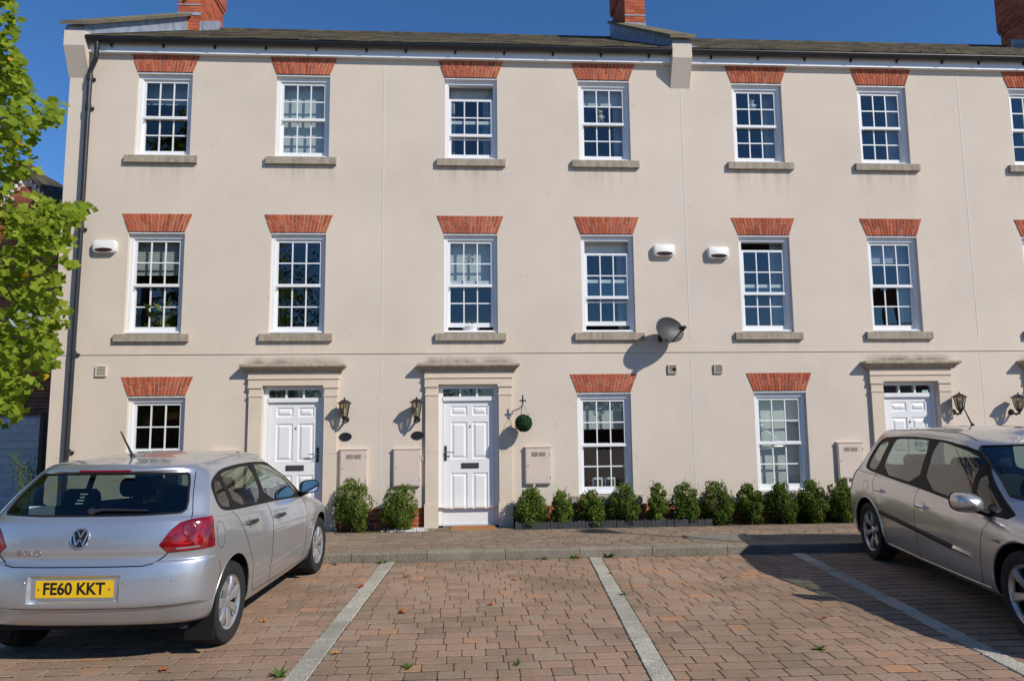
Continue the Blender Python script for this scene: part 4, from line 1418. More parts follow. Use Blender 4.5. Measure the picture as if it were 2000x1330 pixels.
# satellite dishes
def satellite(pos, normal, r, anchor, lab, mat, arm_dir=None, wide=1.28):
    e = empty('satellite_dish', anchor)
    n = Vector(normal).normalized()
    upv = Vector((0, 0, 1)); s = n.cross(upv).normalized() * -1; u = s.cross(n).normalized() * -1
    if u.z < 0: u = -u
    c = Vector(pos)
    d = MB(); vs_ = [c - n * .055]; fs = []
    NR, NT = 8, 40
    for i in range(1, NR + 1):
        q = i / NR
        for k in range(NT):
            t = 2 * math.pi * k / NT
            vs_.append(c + s * (r * wide * q * math.cos(t)) + u * (r * 1.0 * q * math.sin(t)) + n * (.055 * (q * q - 1)))
    for k in range(NT): fs.append((0, 1 + k, 1 + (k + 1) % NT))
    for i in range(NR - 1):
        for k in range(NT):
            k2 = (k + 1) % NT
            fs.append((1 + i * NT + k, 1 + (i + 1) * NT + k, 1 + (i + 1) * NT + k2, 1 + i * NT + k2))
    d.add(vs_, fs)
    d.build('reflector', mat, e, smooth='all')
    rim = MB(); rim.tube([c + s * (r * wide * math.cos(2 * math.pi * k / NT)) + u * (r * 1.0 * math.sin(2 * math.pi * k / NT)) for k in range(NT + 1)], .006, 6)
    rim.build('rim', mat, e, smooth=True)
    ad = arm_dir if arm_dir else n
    foot = c - u * r * .92 + n * .0
    tip = c + n * (r * 1.35) - u * r * .35
    a = MB(); a.tube([foot - n * .08, foot + n * .03, tip - u * .03], .011, 8)
    a.build('arm', M['black_metal'], e, smooth=True)
    l = MB(); ax = (c - tip).normalized()
    l.lathe([(0, -.075), (.026, -.07), (.030, -.02), (.022, .0), (.030, .02), (.032, .05), (.0, .058)], tip, ax, 14)
    l.box(tip.x - .025, tip.x + .025, tip.y - .03, tip.y + .03, tip.z - .05, tip.z + .01)
    l.build('receiver', M['black_metal'], e, smooth=True)
    cb = MB(); cb.tube([tip - u * .04, tip - u * .10 + s * .01, tip - u * .14 - n * .04, tip - u * .10 - n * .09], .0035, 5)
    cb.build('cable', M['white_thing'], e, smooth=True)
    an = Vector(anchor)
    br = MB(); br.tube([c - n * .05, c - n * .12, Vector((an.x, an.y - .10, an.z - .02)), Vector((an.x, an.y - .02, an.z - .12))], .017, 8)
    br.box(an.x - .03, an.x + .03, an.y - .012, an.y - .001, an.z - .16, an.z - .05)
    br.build('bracket', M['black_metal'], e, smooth=30)
    tag(e, lab, 'satellite dish', 'satellite dishes')
satellite((3.085, WALL - .28, 2.985), (.38, -.88, .24), .205, (3.0, WALL, 2.98), 'dark grey satellite dish by the party joint, casting a long shadow', M['dish'])
satellite((-6.72, WALL + .05, 3.30), (-.15, -.95, .25), .27, (-6.345, WALL + .30, 3.30), 'pale satellite dish half hidden by tree leaves at the left', M['dish_pale'])

# hanging topiary ball on its hook
hk = empty('hanging_bracket', (.62, WALL - .05, 1.75))
mb = MB(); y = WALL - .05
mb.tube([(.625, WALL - .06, 1.70), (.63, WALL - .06, 1.752), (.68, WALL - .12, 1.765), (.75, WALL - .20, 1.80), (.775, WALL - .235, 1.86), (.775, WALL - .24, 1.985)], .0075, 6)
mb.tube([(.725, WALL - .235, 1.905), (.825, WALL - .235, 1.905)], .013, 6)
mb.tube([(.775, WALL - .24, 1.86), (.775, WALL - .24, 1.99)], .012, 6)
mb.build('hook', M['black_metal'], hk, smooth=True)
tag(hk, 'black iron hook bracket holding the topiary ball by the middle door', 'bracket')
tb = empty('topiary_ball', (.785, WALL - .235, 1.40))
c = Vector((.785, WALL - .235, 1.565)); rad = .128
mb = MB(); rn = random.Random(9)
for i in range(2600):
    d = Vector((rn.gauss(0, 1), rn.gauss(0, 1), rn.gauss(0, 1))).normalized()
    p = c + d * rad * rn.uniform(.86, 1.04)
    n = (d + Vector((rn.uniform(-1, 1), rn.uniform(-1, 1), rn.uniform(-1, 1))) * .7).normalized()
    a = n.orthogonal().normalized(); a.rotate(Matrix.Rotation(rn.random() * 6.28, 3, n)); b = n.cross(a)
    L = .013 * rn.uniform(.7, 1.3)
    mb.add([p - a * L, p + b * L * .6, p + a * L, p - b * L * .6], [(0, 1, 2, 3)], rn.random())
mb.build('foliage', M['ball_leaf'], tb, tint=True)
q = MB()
for a in (0, 2.1, 4.2): q.tube([(.775, WALL - .235, 1.86), c + Vector((.09 * math.cos(a), .09 * math.sin(a), .10))], .0022, 4)
q.build('chain', M['black_metal'], tb)
tag(tb, 'dark green topiary ball hanging beside the middle white door', 'topiary ball')

# door mat
dm = MB(); bevel_box(dm, -.33, .35, 10.42, 10.77, PATH_Z(10.6) - .004, PATH_Z(10.6) + .018, .006)
tag(dm.build('door_mat', M['doormat']), 'orange-brown coir mat in front of the middle white door', 'door mat')
structure(MB().add([(-9, 10.35, PATH_Z(10.36) - .006), (14, 10.35, PATH_Z(10.36) - .006), (14, 10.84, .0), (-9, 10.84, .0)], [(0, 1, 2, 3)]).build('soil', M['soil']))
# paved entrance in front of the doors
for (xa, xb) in ((-3.45, -2.0), (-.74, .62), (6.3, 7.8)):
    pass
make_pavers(pavement, -.76, .62, 10.36, 10.78, .105, [.205], PATH_Z, M['path_paver'], 0, 'pavement_block', 'doorstep_blocks', .005, .019, .003, .03, (), 8, .35)
make_pavers(pavement, -3.45, -2.02, 10.36, 10.78, .105, [.205], PATH_Z, M['path_paver'], 0, 'pavement_block', 'doorstep_blocks', .005, .019, .003, .03, (), 9, .35)

# garden edging, scalloped plastic roll
ed = empty('garden_edging', (2, 10.33, .02))
x = .63; rn = random.Random(77)
while x < 3.55:
    q = MB(); w = .058
    zt = PATH_Z(10.36) + .105 + rn.uniform(-.008, .008)
    z0 = PATH_Z(10.36) - .02
    y = 10.365 + rn.uniform(-.006, .006)
    pts = [(x, z0), (x + w - .003, z0), (x + w - .003, zt - .018)] + [(x + w / 2 - .0015 + (w / 2 - .0015) * math.cos(R(a)), zt - .018 + .018 * math.sin(R(a))) for a in (30, 60, 90, 120, 150)] + [(x, zt - .018)]
    q.prism(pts, 'y', y, y + .018)
    q.build('edging_pale', M['edging'], ed)
    x += w
for o in list(ed.children): o.name = 'edging_slat'
tag(ed, 'dark grey scalloped plastic edging along the front of the shrub bed', 'garden edging')

# ------------------------------------------------------------------ clipped box shrubs
def shrub(px, top, base, wpx, Y, lab, seed, pointy=.5, thin=0.0):
    rn = random.Random(seed)
    b = at(px, base, Y); t = at(px, top, Y)
    zb = PATH_Z(Y) - .01
    x = b.x; h = t.z - zb
    rad = (at(px + wpx / 2, base, Y).x - x) * .97
    e = empty('box_shrub', (x, Y, zb))
    st = MB()
    for k in range(7):
        a = rn.random() * 6.28; r1 = rad * rn.uniform(.2, .6)
        st.tube([(x + rn.uniform(-.03, .03), Y + rn.uniform(-.03, .03), zb), (x + r1 * .5 * math.cos(a), Y + r1 * .5 * math.sin(a), zb + h * .4), (x + r1 * math.cos(a), Y + r1 * math.sin(a), zb + h * rn.uniform(.65, .9))], [.011, .007, .003], 5)
    st.build('stems', M['bark'], e)
    f = MB()
    def prof(v):   # radius along height 0..1
        lo = .62 + .38 * min(1, v / .28)
        hi = 1.0 if v < .40 else max(0.0, 1 - ((v - .40) / .60) ** (1.5 + 1.4 * (1 - pointy)))  ** (.62)
        return lo * hi
    lumps = [(rn.random() * 6.28, rn.random(), rn.uniform(-.24, .20), rn.uniform(.25, .7)) for _ in range(26)]
    tint_shift = -.16 if px > 1360 else (.16 if wpx < 45 else 0.0)  # darker leaf tint at the right, yellower on the narrow shrub
    lean = rn.uniform(-.08, .08)
    blobs = []
    nb = rn.randint(13, 17)
    for k in range(nb):
        v = .10 + .80 * ((k + rn.random() * .8) / nb)
        a = k * 2.4 + rn.uniform(-.5, .5); br_ = rad * rn.uniform(.30, .48) * (1.0 if v < .7 else .8)
        off = max(0, rad * prof(v) - br_ * rn.uniform(.65, .95))
        blobs.append((Vector((x + off * math.cos(a) + lean * h * v, Y + off * .92 * math.sin(a), zb + h * v)), br_, rn.uniform(-.12, .12)))
    blobs.append((Vector((x + lean * h, Y, zb + h - rad * .30)), rad * .30, .08))
    blobs.append((Vector((x, Y, zb + h * .42)), rad * .74, -.12))
    wts = [b_[1] ** 2 for b_ in blobs]; picks = rn.choices(range(len(blobs)), weights=wts, k=5200)
    for pi_ in picks:
        c0, br_, bt = blobs[pi_]
        d = Vector((rn.gauss(0, 1), rn.gauss(0, 1), rn.gauss(0, 1))).normalized()
        p = c0 + Vector((d.x, d.y, d.z * 1.15)) * br_ * (1 - abs(rn.gauss(0, .16)) + (rn.uniform(0, .22) if rn.random() < .08 else 0))
        if p.z < zb + .012: p.z = zb + .012 + rn.random() * .05
        out = d
        n = (out + Vector((rn.uniform(-1, 1), rn.uniform(-1, 1), rn.uniform(-1, 1))) * .85).normalized()
        ax = (Vector((rn.uniform(-1, 1), rn.uniform(-1, 1), rn.uniform(.0, 1.4))) + out * .6).normalized()
        ax = (ax - n * ax.dot(n)).normalized(); bx = n.cross(ax)
        L = .024 * rn.uniform(.7, 1.3)
        tint = min(1, max(0, rn.gauss(.46 + .14 * d.z + bt + tint_shift, .18)))
        f.add([p - ax * L * .5, p + bx * L * .42 + n * L * .1, p + ax * L * .7, p - bx * L * .42 + n * L * .1], [(0, 1, 2, 3)], tint)
    for k in range(46):                       # stray young shoots
        v = rn.uniform(.35, 1.0); a = rn.random() * 6.28; rr = rad * prof(min(v, .97)) * rn.uniform(.75, 1.0)
        p0 = Vector((x + rr * math.cos(a), Y + rr * math.sin(a), zb + h * v * .96)); ln = rn.uniform(.03, .085)
        dr = Vector((math.cos(a) * .45, math.sin(a) * .45, 1.0)).normalized()
        for j in range(7):
            p = p0 + dr * ln * j / 6; a2 = rn.random() * 6.28
            ax = (Vector((math.cos(a2), math.sin(a2), .7))).normalized(); n = ax.orthogonal().normalized(); bx = n.cross(ax); L = .02
            f.add([p, p + bx * L * .4 + ax * L * .5, p + ax * L, p - bx * L * .4 + ax * L * .5], [(0, 1, 2, 3)], min(1, max(0, rn.gauss(.75, .15))))
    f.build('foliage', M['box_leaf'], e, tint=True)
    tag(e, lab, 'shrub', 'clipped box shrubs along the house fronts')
SH = [(690, 936, 1038, 76, 10.50, 'big rounded box shrub right of the left-hand white door', .2),
      (778, 947, 1038, 76, 10.50, 'rounded box shrub left of the middle white door', .3),
      (1038, 952, 1030, 64, 10.52, 'pointed box shrub below the vented meter box, first right of the middle door', .75),
      (1099, 958, 1028, 46, 10.52, 'small pointed box shrub, second right of the middle door', .7),
      (1157, 957, 1030, 58, 10.52, 'box shrub under the left half of the window with picture frames', .5),
      (1220, 945, 1028, 62, 10.52, 'box shrub under the right half of the window with picture frames', .6),
      (1285, 943, 1027, 42, 10.52, 'slim upright yellowish box shrub just right of the window with picture frames', .4),
      (1342, 941, 1027, 56, 10.52, 'box shrub at the foot of the pale party joint', .5),
      (1405, 940, 1027, 66, 10.52, 'spreading box shrub with bare twigs at its left side', .35),
      (1468, 945, 1027, 56, 10.52, 'round box shrub under the left edge of the blinded ground floor window', .3),
      (1530, 942, 1027, 60, 10.52, 'dark box shrub in front of the middle of the blinded window', .35),
      (1588, 938, 1027, 60, 10.52, 'dark box shrub at the right edge of the blinded window', .4),
      (1645, 936, 1027, 58, 10.52, 'box shrub under the meter box, nearest the people carrier', .4),
      (1700, 938, 1027, 50, 10.52, 'box shrub mostly hidden behind the people carrier', .4)]
for i, s in enumerate(SH): shrub(s[0], s[1], s[2], s[3], s[4], s[5], 300 + i, s[6])
tw = MB(); rn = random.Random(5)
bx = at(1405, 1025, 10.45)
for k in range(9):
    a = rn.uniform(-.35, .02)
    tw.tube([(bx.x + .02, 10.42, .02), (bx.x + a * .4, 10.40, .25), (bx.x + a, 10.40 + rn.uniform(-.05, .05), .45 + rn.random() * .2)], [.006, .004, .002], 4)
tag(tw.build('dry_twigs', M['bark']), 'bare dry twigs leaning beside the spreading box shrub', 'twigs')

# white gravel patch by the middle door
gm = MB(); rn = random.Random(15)
for i in range(520):
    p = Vector((rn.gauss(-.93, .13), rn.uniform(10.30, 10.62), PATH_Z(10.45) + .006 + rn.random() * .016))
    r = rn.uniform(.008, .017)
    vs_ = [p + Vector((rn.uniform(.7, 1.2) * r * a, rn.uniform(.7, 1.2) * r * b, rn.uniform(.6, .9) * r * c_)) for (a, b, c_) in ((1, 0, 0), (-1, 0, 0), (0, 1, 0), (0, -1, 0), (0, 0, 1), (0, 0, -1))]
    gm.add(vs_, [(0, 2, 4), (2, 1, 4), (1, 3, 4), (3, 0, 4), (2, 0, 5), (1, 2, 5), (3, 1, 5), (0, 3, 5)])
tag(gm.build('gravel', M['gravel']), 'white gravel spilled beside the middle door surround', 'gravel', kind='stuff')

# moss and fine grass in the joints of the paving and along the bed
ms = MB(); rn = random.Random(31)
def blades(mb, x, y, z, n, spread, L, rn):
    for _ in range(n):
        p = Vector((x + rn.gauss(0, spread), y + rn.gauss(0, spread * .6), z))
        d = Vector((rn.uniform(-1, 1), rn.uniform(-1, 1), rn.uniform(.5, 1.6))).normalized()
        s = d.cross(Vector((0, 0, 1))).normalized() if abs(d.z) < .99 else Vector((1, 0, 0))
        l = L * rn.uniform(.5, 1.2)
        mb.add([p - s * l * .12, p + s * l * .12, p + d * l * .6 + s * l * .10, p + d * l, p + d * l * .6 - s * l * .10], [(0, 1, 2, 3, 4)], rn.random())
for i in range(260):
    x = rn.uniform(-3.2, 5.0); y = 3.6 + .1385 * rn.randint(0, 33) + rn.uniform(-.004, .004) - .05
    blades(ms, x, y, -.004, rn.randint(1, 3), .012, .013, rn)
for s in STRIPS[:3]:
    for i in range(46):
        y = rn.uniform(4.3, 8.1); x = strip_x(s, y) + rn.choice((-1, 1)) * (SW + .004)
        blades(ms, x, y, -.004, rn.randint(1, 4), .012, .018, rn)
for i in range(120):
    x = rn.choice((rn.uniform(-1.6, -.3), rn.uniform(.6, 5.5))); blades(ms, x, 10.33 + rn.uniform(-.02, .02), PATH_Z(10.33), 3, .03, .03, rn)
for i in range(150):
    blades(ms, rn.uniform(-2.5, 4), 8.34, .0, 1, .02, .02, rn)
tag(ms.build('joint_grass', M['weed'], tint=True), 'moss and tiny grass growing in the paving joints', 'grass', kind='stuff')
# individual weeds
def weed(px, py, size, n, lab, z=0.0):
    p = on_ground(px, py, z)
    mb = MB(); rn = random.Random(px)
    for _ in range(n):
        a = rn.random() * 6.28; L = size * rn.uniform(.5, 1.1); lift = rn.uniform(.25, 1.0)
        d = Vector((math.cos(a), math.sin(a), lift)).normalized(); s = Vector((-math.sin(a), math.cos(a), 0))
        w = L * .16
        q0 = p + d * L * .45; q1 = p + d * L - Vector((0, 0, L * .12))
        mb.add([p - s * w * .3, p + s * w * .3, q0 + s * w, q1, q0 - s * w], [(0, 1, 2, 3, 4)], rn.random())
    o = mb.build('weed', M['weed'], tint=True)
    tag(o, lab, 'weed', 'weeds in the paving')
for a in ((748, 1100, .10, 14, 'green weed tuft at the kerb end of the left granite divider'), (785, 1092, .13, 18, 'larger weed growing out of the kerb right of the left granite divider'),
          (1064, 1092, .09, 12, 'small weed tuft against the kerb left of the middle granite divider'), (1120, 1090, .11, 16, 'weed with dark leaves at the kerb just left of the middle granite divider'),
          (1190, 1088, .11, 18, 'bushy weed at the kerb end of the middle granite divider'), (1217, 1162, .06, 10, 'tiny weed halfway along the middle granite divider'),
          (798, 1305, .06, 14, 'low dark weed in the paving near the bottom, left bay'), (1600, 1268, .07, 14, 'pale wispy weed in the paving of the right bay'),
          (545, 1322, .09, 14, 'weed at the near end of the left granite divider, bottom edge'), (1011, 1298, .06, 10, 'small weed in the paving near the bottom centre')):
    weed(*a)
# fallen leaves
rn = random.Random(8)
LEAFPX = [(655, 1102, 'orange leaf by the front wheel of the silver hatchback'), (655, 1277, 'orange leaf on the paving at the near end of the left granite divider'), (786, 1196, 'orange leaf a little right of the middle of the left granite divider'),
          (794, 1126, 'tiny orange leaf near the kerb end of the left granite divider'), (514, 1212, 'orange leaf beside the rear wheel of the silver hatchback'), (1192, 1120, 'red-brown leaf on the far end of the middle granite divider'),
          (1388, 1093, 'orange leaf near the kerb, left of the people carrier shadow'), (960, 1181, 'dark curled leaf in the middle of the centre bay'), (1007, 1132, 'small leaf near the kerb in the centre bay'),
          (1133, 1089, 'orange leaf among the kerb weeds by the middle granite divider'), (320, 1308, 'orange leaf at the bottom edge in front of the silver hatchback'), (1416, 1128, 'pale orange leaf in the far part of the right bay'),
          (1610, 1208, 'pale leaf in the right bay near the granite divider in shadow'), (705, 1146, 'orange leaf lying on the left granite divider'), (1518, 1083, 'leaf at the kerb inside the people carrier shadow')]
for (px, py, leaf_label) in LEAFPX:
    p = on_ground(px, py, .004)
    mb = MB(); a0 = rn.random() * 6.28; L = rn.uniform(.028, .05)
    vs_ = [Vector((p.x, p.y, .008))]
    for k in range(10):
        a = a0 + 2 * math.pi * k / 10
        r = L * (1.0 if k % 2 == 0 else .55) * rn.uniform(.8, 1.1)
        vs_.append(Vector((p.x + r * math.cos(a), p.y + r * math.sin(a) * .8, .006 + rn.uniform(0, .022))))
    mb.add(vs_, [(0, 1 + k, 1 + (k + 1) % 10) for k in range(10)])
    o = mb.build('fallen_leaf', M['dry_leaf']); o['tint'] = rn.random()
    tag(o, leaf_label, 'leaf', 'fallen leaves on the paving')

# ------------------------------------------------------------------ behind, at the left
fe = empty('boarded_gate', (-8.6, 12.4, 0))
n = 13
for i in range(n):
    q = MB(); z0 = .02 + i * .1315
    bevel_y = .006
    q.prism([(12.40, z0), (12.40, z0 + .118), (12.405, z0 + .1265), (12.425, z0 + .1265), (12.425, z0)], 'x', -11.5, -7.40)
    o = q.build('board', M['boards'], fe); o['tint'] = random.random()
MB().box(-7.395, -7.33, 12.38, 12.44, 0, 1.80).build('post', M['black_plastic'], fe)
MB().box(-11.5, -7.40, 12.39, 12.43, 1.732, 1.75).build('capping', M['boards'], fe)
MB().box(-11.5, -7.40, 12.4255, 12.46, 0, 1.72).build('backing', M['black_plastic'], fe)
tag(fe, 'grey gate of horizontal boards left of the terrace', 'gate')
def leaf_shrub(name, x, y, z, rad, h, n, size, mat, lab, cat, seed, group=None):
    rn = random.Random(seed); e = empty(name, (x, y, z)); f = MB(); st = MB()
    for k in range(8):
        a = rn.random() * 6.28
        tip = Vector((x + rad * rn.uniform(.3, 1) * math.cos(a), y + rad * .6 * math.sin(a), z + h * rn.uniform(.6, 1)))
        st.tube([(x, y, z), ((x + tip.x) / 2, (y + tip.y) / 2, z + h * .5), tip], [.01, .006, .002], 4)
        for j in range(n // 8):
            t = rn.uniform(.35, 1.05)
            p = Vector((x, y, z)).lerp(tip, t) + Vector((rn.gauss(0, .05), rn.gauss(0, .05), rn.gauss(0, .05)))
            d = Vector((rn.uniform(-1, 1), rn.uniform(-1, 1), rn.uniform(-.3, 1))).normalized(); s = d.orthogonal().normalized()
            L = size * rn.uniform(.6, 1.3)
            f.add([p, p + d * L * .5 + s * L * .25, p + d * L, p + d * L * .5 - s * L * .25], [(0, 1, 2, 3)], rn.random())
    st.build('stems', M['bark'], e); f.build('foliage', mat, e, tint=True)
    tag(e, lab, cat, group)
leaf_shrub('loose_shrub', -6.75, 11.2, 0, .45, 1.25, 900, .035, M['weed'], 'loose yellow-green shrub in front of the grey boarded gate', 'shrub', 61)

# brick house behind: gable end with dentilled verge
bh = empty('brick_house', (-9.2, 14.5, 0))
AX, AZ = -9.22, 6.80
gx0, gx1, gy = -11.6, -7.30, 14.5
slope = 1.15
def gz(x): return AZ - abs(x - AX) * slope
w = MB(); w.add([(gx0, gy, -.1), (gx1, gy, -.1), (gx1, gy, gz(gx1)), (AX, gy, gz(AX)), (gx0, gy, gz(gx0))], [(0, 1, 2, 3, 4)])
w.box(gx0, gx1, gy + .01, gy + 7, -.1, gz(gx1))
wo_ = w.build('wall', M['mortar'], bh)
bs = MB(); rn = random.Random(99)
count = 0
z = .0; r = 0
while z < 8.4:
    x = gx0 - (.1125 if r % 2 else 0)
    while x < gx1:
        a, b = max(gx0, x), min(gx1, x + .215)
        top = z + .065
        if b - a > .03 and gz(a) > top and gz(b) > top:
            pp = project(((a + b) / 2, gy, z))
            if -15 < pp[0] < 130 and 300 < pp[1] < 480 and count < 200:
                q = MB(); q.box(a, b, gy - .008, gy + .04, z, top); o = q.build('brick', M['brick_old'], wo_); o['tint'] = rn.random(); count += 1
            else:
                bs.box(a, b, gy - .008, gy + .002, z, top, rn.random())
        x += .225
    z += .075; r += 1
o = bs.build('bricks', M['brick_old'], wo_, tint=True); o['kind'] = 'stuff'
rf = MB()
for s in (-1, 1):
    xe = AX + s * 2.45
    a = Vector((AX, 0, gz(AX) + .05)); b = Vector((xe, 0, gz(xe) + .05))
    rf.add([(a.x, gy - .15, a.z), (b.x, gy - .15, b.z), (b.x, gy + 7, b.z), (a.x, gy + 7, a.z), (a.x, gy - .15, a.z + .12), (b.x, gy - .15, b.z + .12), (b.x, gy + 7, b.z + .12), (a.x, gy + 7, a.z + .12)],
           [(0, 1, 2, 3), (4, 5, 6, 7), (0, 1, 5, 4), (2, 3, 7, 6), (1, 2, 6, 5)])
rf.build('roof', M['slate'], bh)
for i in range(30):
    for s in (-1, 1):
        t = .04 + i * .1
        xx = AX + s * t * .8
        q = MB(); q.box(xx - .018, xx + .018, gy - .07, gy - .009, gz(xx) - .10, gz(xx) - .03); q.build('dentil', M['fascia'], bh)
ch = MB(); ch.box(-10.42, -10.24, gy + 1.4, gy + 2.0, 5, 7.62); ch.build('chimney', M['brick_old'], bh)
tag(bh, 'red brick house with a pointed gable behind the tree at the left', 'house')

# ------------------------------------------------------------------ tulip tree at the left
def bound(y):
    pts = [(-60, 45), (0, 38), (40, 45), (85, 30), (120, 55), (175, 70), (200, 140), (240, 118), (262, 95), (300, 62), (318, 100), (333, 70), (345, 45), (372, 45), (385, 100), (397, 190), (412, 205), (430, 160), (470, 150), (500, 165), (540, 140), (575, 120), (600, 148), (625, 150), (645, 118), (680, 120), (710, 122), (735, 95), (765, 75), (790, 60), (812, 55), (832, 10), (850, -30), (900, -120)]
    for i in range(len(pts) - 1):
        if pts[i][0] <= y < pts[i + 1][0]:
            t = (y - pts[i][0]) / (pts[i + 1][0] - pts[i][0]); return pts[i][1] + t * (pts[i + 1][1] - pts[i][1])
    return 45 if y < 0 else -200
tree = empty('tulip_tree', (-6.9, 7.2, 0))
tk = MB(); tk.tube([(-6.9, 7.2, -.1), (-6.88, 7.2, .6), (-6.92, 7.18, 1.6), (-6.85, 7.22, 3.4), (-6.9, 7.2, 5.5), (-6.88, 7.25, 7.6)], [.17, .13, .12, .095, .06, .02], 12)
tk.build('trunk', M['bark'], tree, smooth=True)
rn = random.Random(21)
LEAF2D = [(0, 0), (.10, -.05), (.30, -.10), (.48, .02), (.40, .22), (.36, .42), (.47, .66), (.40, .78), (.20, .80), (.0, .70)]
def leaf_geo(p, d, n, L, curl):
    s = d.cross(n).normalized()
    vs_ = []; N = len(LEAF2D)
    for (a, b) in LEAF2D: vs_.append(p + d * (b * L) + s * (a * L) + n * (abs(a) * L * .35 - b * b * curl * L))
    for (a, b) in LEAF2D[1:-1]: vs_.append(p + d * (b * L) - s * (a * L) + n * (abs(a) * L * .35 - b * b * curl * L))
    right_ = list(range(N)); left_ = [0] + list(range(N, 2 * N - 2)) + [N - 1]
    # fan triangles either side of the midrib
    fs = []
    for i in range(1, N - 1): fs.append((0, i, i + 1) if i + 1 < N else None)
    fs = [(0, i, i + 1) for i in range(1, 4)] + [(0, 4, 5), (0, 5, 9), (5, 6, 9), (6, 7, 8), (6, 8, 9)]
    m = lambda i: i if i in (0, 9) else N + i - 1
    fl_ = [tuple(m(i) for i in reversed(f)) for f in fs]
    return vs_, fs + fl_
br = MB(); leaves = []
for k in range(84):
    z0 = rn.uniform(1.5, 7.2)
    # towards the camera's view: mostly to the right and round about
    a = rn.uniform(-1.9, 1.5)
    reach = rn.uniform(1.2, 3.3) * (1.0 if z0 < 5 else .8)
    st = Vector((-6.9, 7.2, z0))
    end = st + Vector((reach * math.cos(a), reach * .75 * math.sin(a), rn.uniform(-.35, .75)))
    mid_ = st.lerp(end, .5) + Vector((0, 0, .18))
    pe = project(end)
    if pe[0] > bound(pe[1]) - 20 and -60 < pe[1] < 900: end = st.lerp(end, .55); mid_ = st.lerp(end, .5) + Vector((0, 0, .1))
    br.tube([st, mid_, end], [.028, .016, .004], 5)
    for t_ in range(13):
        t = rn.uniform(.22, 1.0)
        base_ = (st.lerp(mid_, t * 2) if t < .5 else mid_.lerp(end, t * 2 - 1))
        tip = base_ + Vector((rn.uniform(-.1, .5), rn.uniform(-.4, .3), rn.uniform(-.35, .25)))
        pt = project(tip)
        if pt[0] < bound(pt[1]) - 14: br.tube([base_, tip], [.006, .002], 4, caps=False)
        for j in range(15):
            q = base_.lerp(tip, rn.uniform(.3, 1.05)) + Vector((rn.gauss(0, .05), rn.gauss(0, .05), rn.gauss(0, .05)))
            leaves.append(q)
# extra sprays that make the ragged right-hand outline
for (px, py, m) in ((190, 408, 7), (150, 400, 12), (120, 420, 16), (130, 205, 10), (100, 215, 14), (85, 235, 14), (60, 190, 10), (150, 500, 6), (120, 520, 14), (135, 610, 12), (110, 590, 10), (100, 650, 14), (110, 685, 8), (90, 700, 14), (60, 740, 14), (35, 800, 10), (20, 780, 14), (60, 60, 12), (30, 30, 16), (40, 110, 18), (75, 318, 8), (12, 350, 12), (8, 15, 16), (22, 70, 14), (12, 120, 18), (40, 160, 12), (15, 215, 16), (20, 280, 16), (90, 460, 22), (60, 480, 30), (60, 560, 26), (40, 620, 26), (30, 690, 28), (20, 170, 24), (30, 250, 24), (20, 310, 18), (30, 430, 26), (80, 400, 22), (15, 520, 24), (10, 740, 16)):
    for j in range(int(m * 2.2)):
        Y = rn.uniform(6.3, 7.3)
        p = at(px + rn.gauss(0, 20), py + rn.gauss(0, 20), Y); leaves.append(p)
fol = MB(); cand = []
for q in leaves:
    pp = project(q)
    inframe = -40 < pp[0] < 2000 and -60 < pp[1] < 900
    if inframe and pp[0] > bound(pp[1]) - 9: continue
    d = Vector((rn.uniform(-.3, 1), rn.uniform(-1, .5), rn.uniform(-1.1, .15))).normalized()
    n = (Vector((.45, -.7, .75)) + Vector((rn.uniform(-1, 1), rn.uniform(-1, 1), rn.uniform(-1, 1))) * .75).normalized()
    n = (n - d * n.dot(d)).normalized()
    L = rn.uniform(.060, .112)
    tint = min(.9, max(0, rn.gauss(.46, .2)))
    if rn.random() < .010: tint = 1.0
    cand.append((q, d, n, L, tint, pp, inframe))
vis = sorted([c_ for c_ in cand if c_[6]], key=lambda c_: c_[0].y - c_[3] * 4)
single = set(id(c_) for c_ in vis[:300])
for c_ in cand:
    vs_, fs = leaf_geo(c_[0], c_[1], c_[2], c_[3], rn.uniform(.05, .3))
    if id(c_) in single:
        o = MB().add(vs_, fs).build('leaf', M['tulip_leaf'], tree); o['tint'] = c_[4]
    else: fol.add(vs_, fs, c_[4])
o = fol.build('foliage', M['tulip_leaf'], tree, tint=True); o['kind'] = 'stuff'
br.build('branches', M['bark'], tree)
tag(tree, 'bright yellow-green tulip tree reaching in from the left edge', 'tree')

# ------------------------------------------------------------------ beyond the camera: what the glass and paint mirror
def far_tree(x, y, h, rad, lab, seed):
    rn = random.Random(seed); e = empty('mirrored_tree', (x, y, 0))
    MB().tube([(x, y, -.1), (x + .1, y, h * .4), (x, y, h * .8)], [.25, .18, .05], 8).build('trunk', M['bark'], e)
    f = MB()
    for c_ in range(46):
        a = rn.random() * 6.28; rr = rad * rn.random() ** .5; zz = h * rn.uniform(.28, .98)
        k = 1 - abs((zz / h - .6) / .5) ** 2
        cx_, cy_ = x + rr * k * math.cos(a), y + rr * k * math.sin(a)
        for j in range(44):
            p = Vector((cx_ + rn.gauss(0, .5), cy_ + rn.gauss(0, .5), zz + rn.gauss(0, .4)))
            d = Vector((rn.uniform(-1, 1), rn.uniform(-1, 1), rn.uniform(-1, 1))).normalized(); s = d.orthogonal().normalized(); L = rn.uniform(.12, .26)
            f.add([p, p + d * L * .5 + s * L * .35, p + d * L, p + d * L * .5 - s * L * .35], [(0, 1, 2, 3)], rn.random())
    f.build('crown', M['far_leaf'], e, tint=True)
    tag(e, lab, 'tree', 'trees opposite, seen mirrored in the glass')
far_tree(-9.0, -13, 9.5, 3.2, 'broad green tree mirrored in the first floor window above the left-hand door', 1)
far_tree(-17, -12, 7.5, 3.0, 'green tree mirrored in the window behind the silver hatchback', 2)
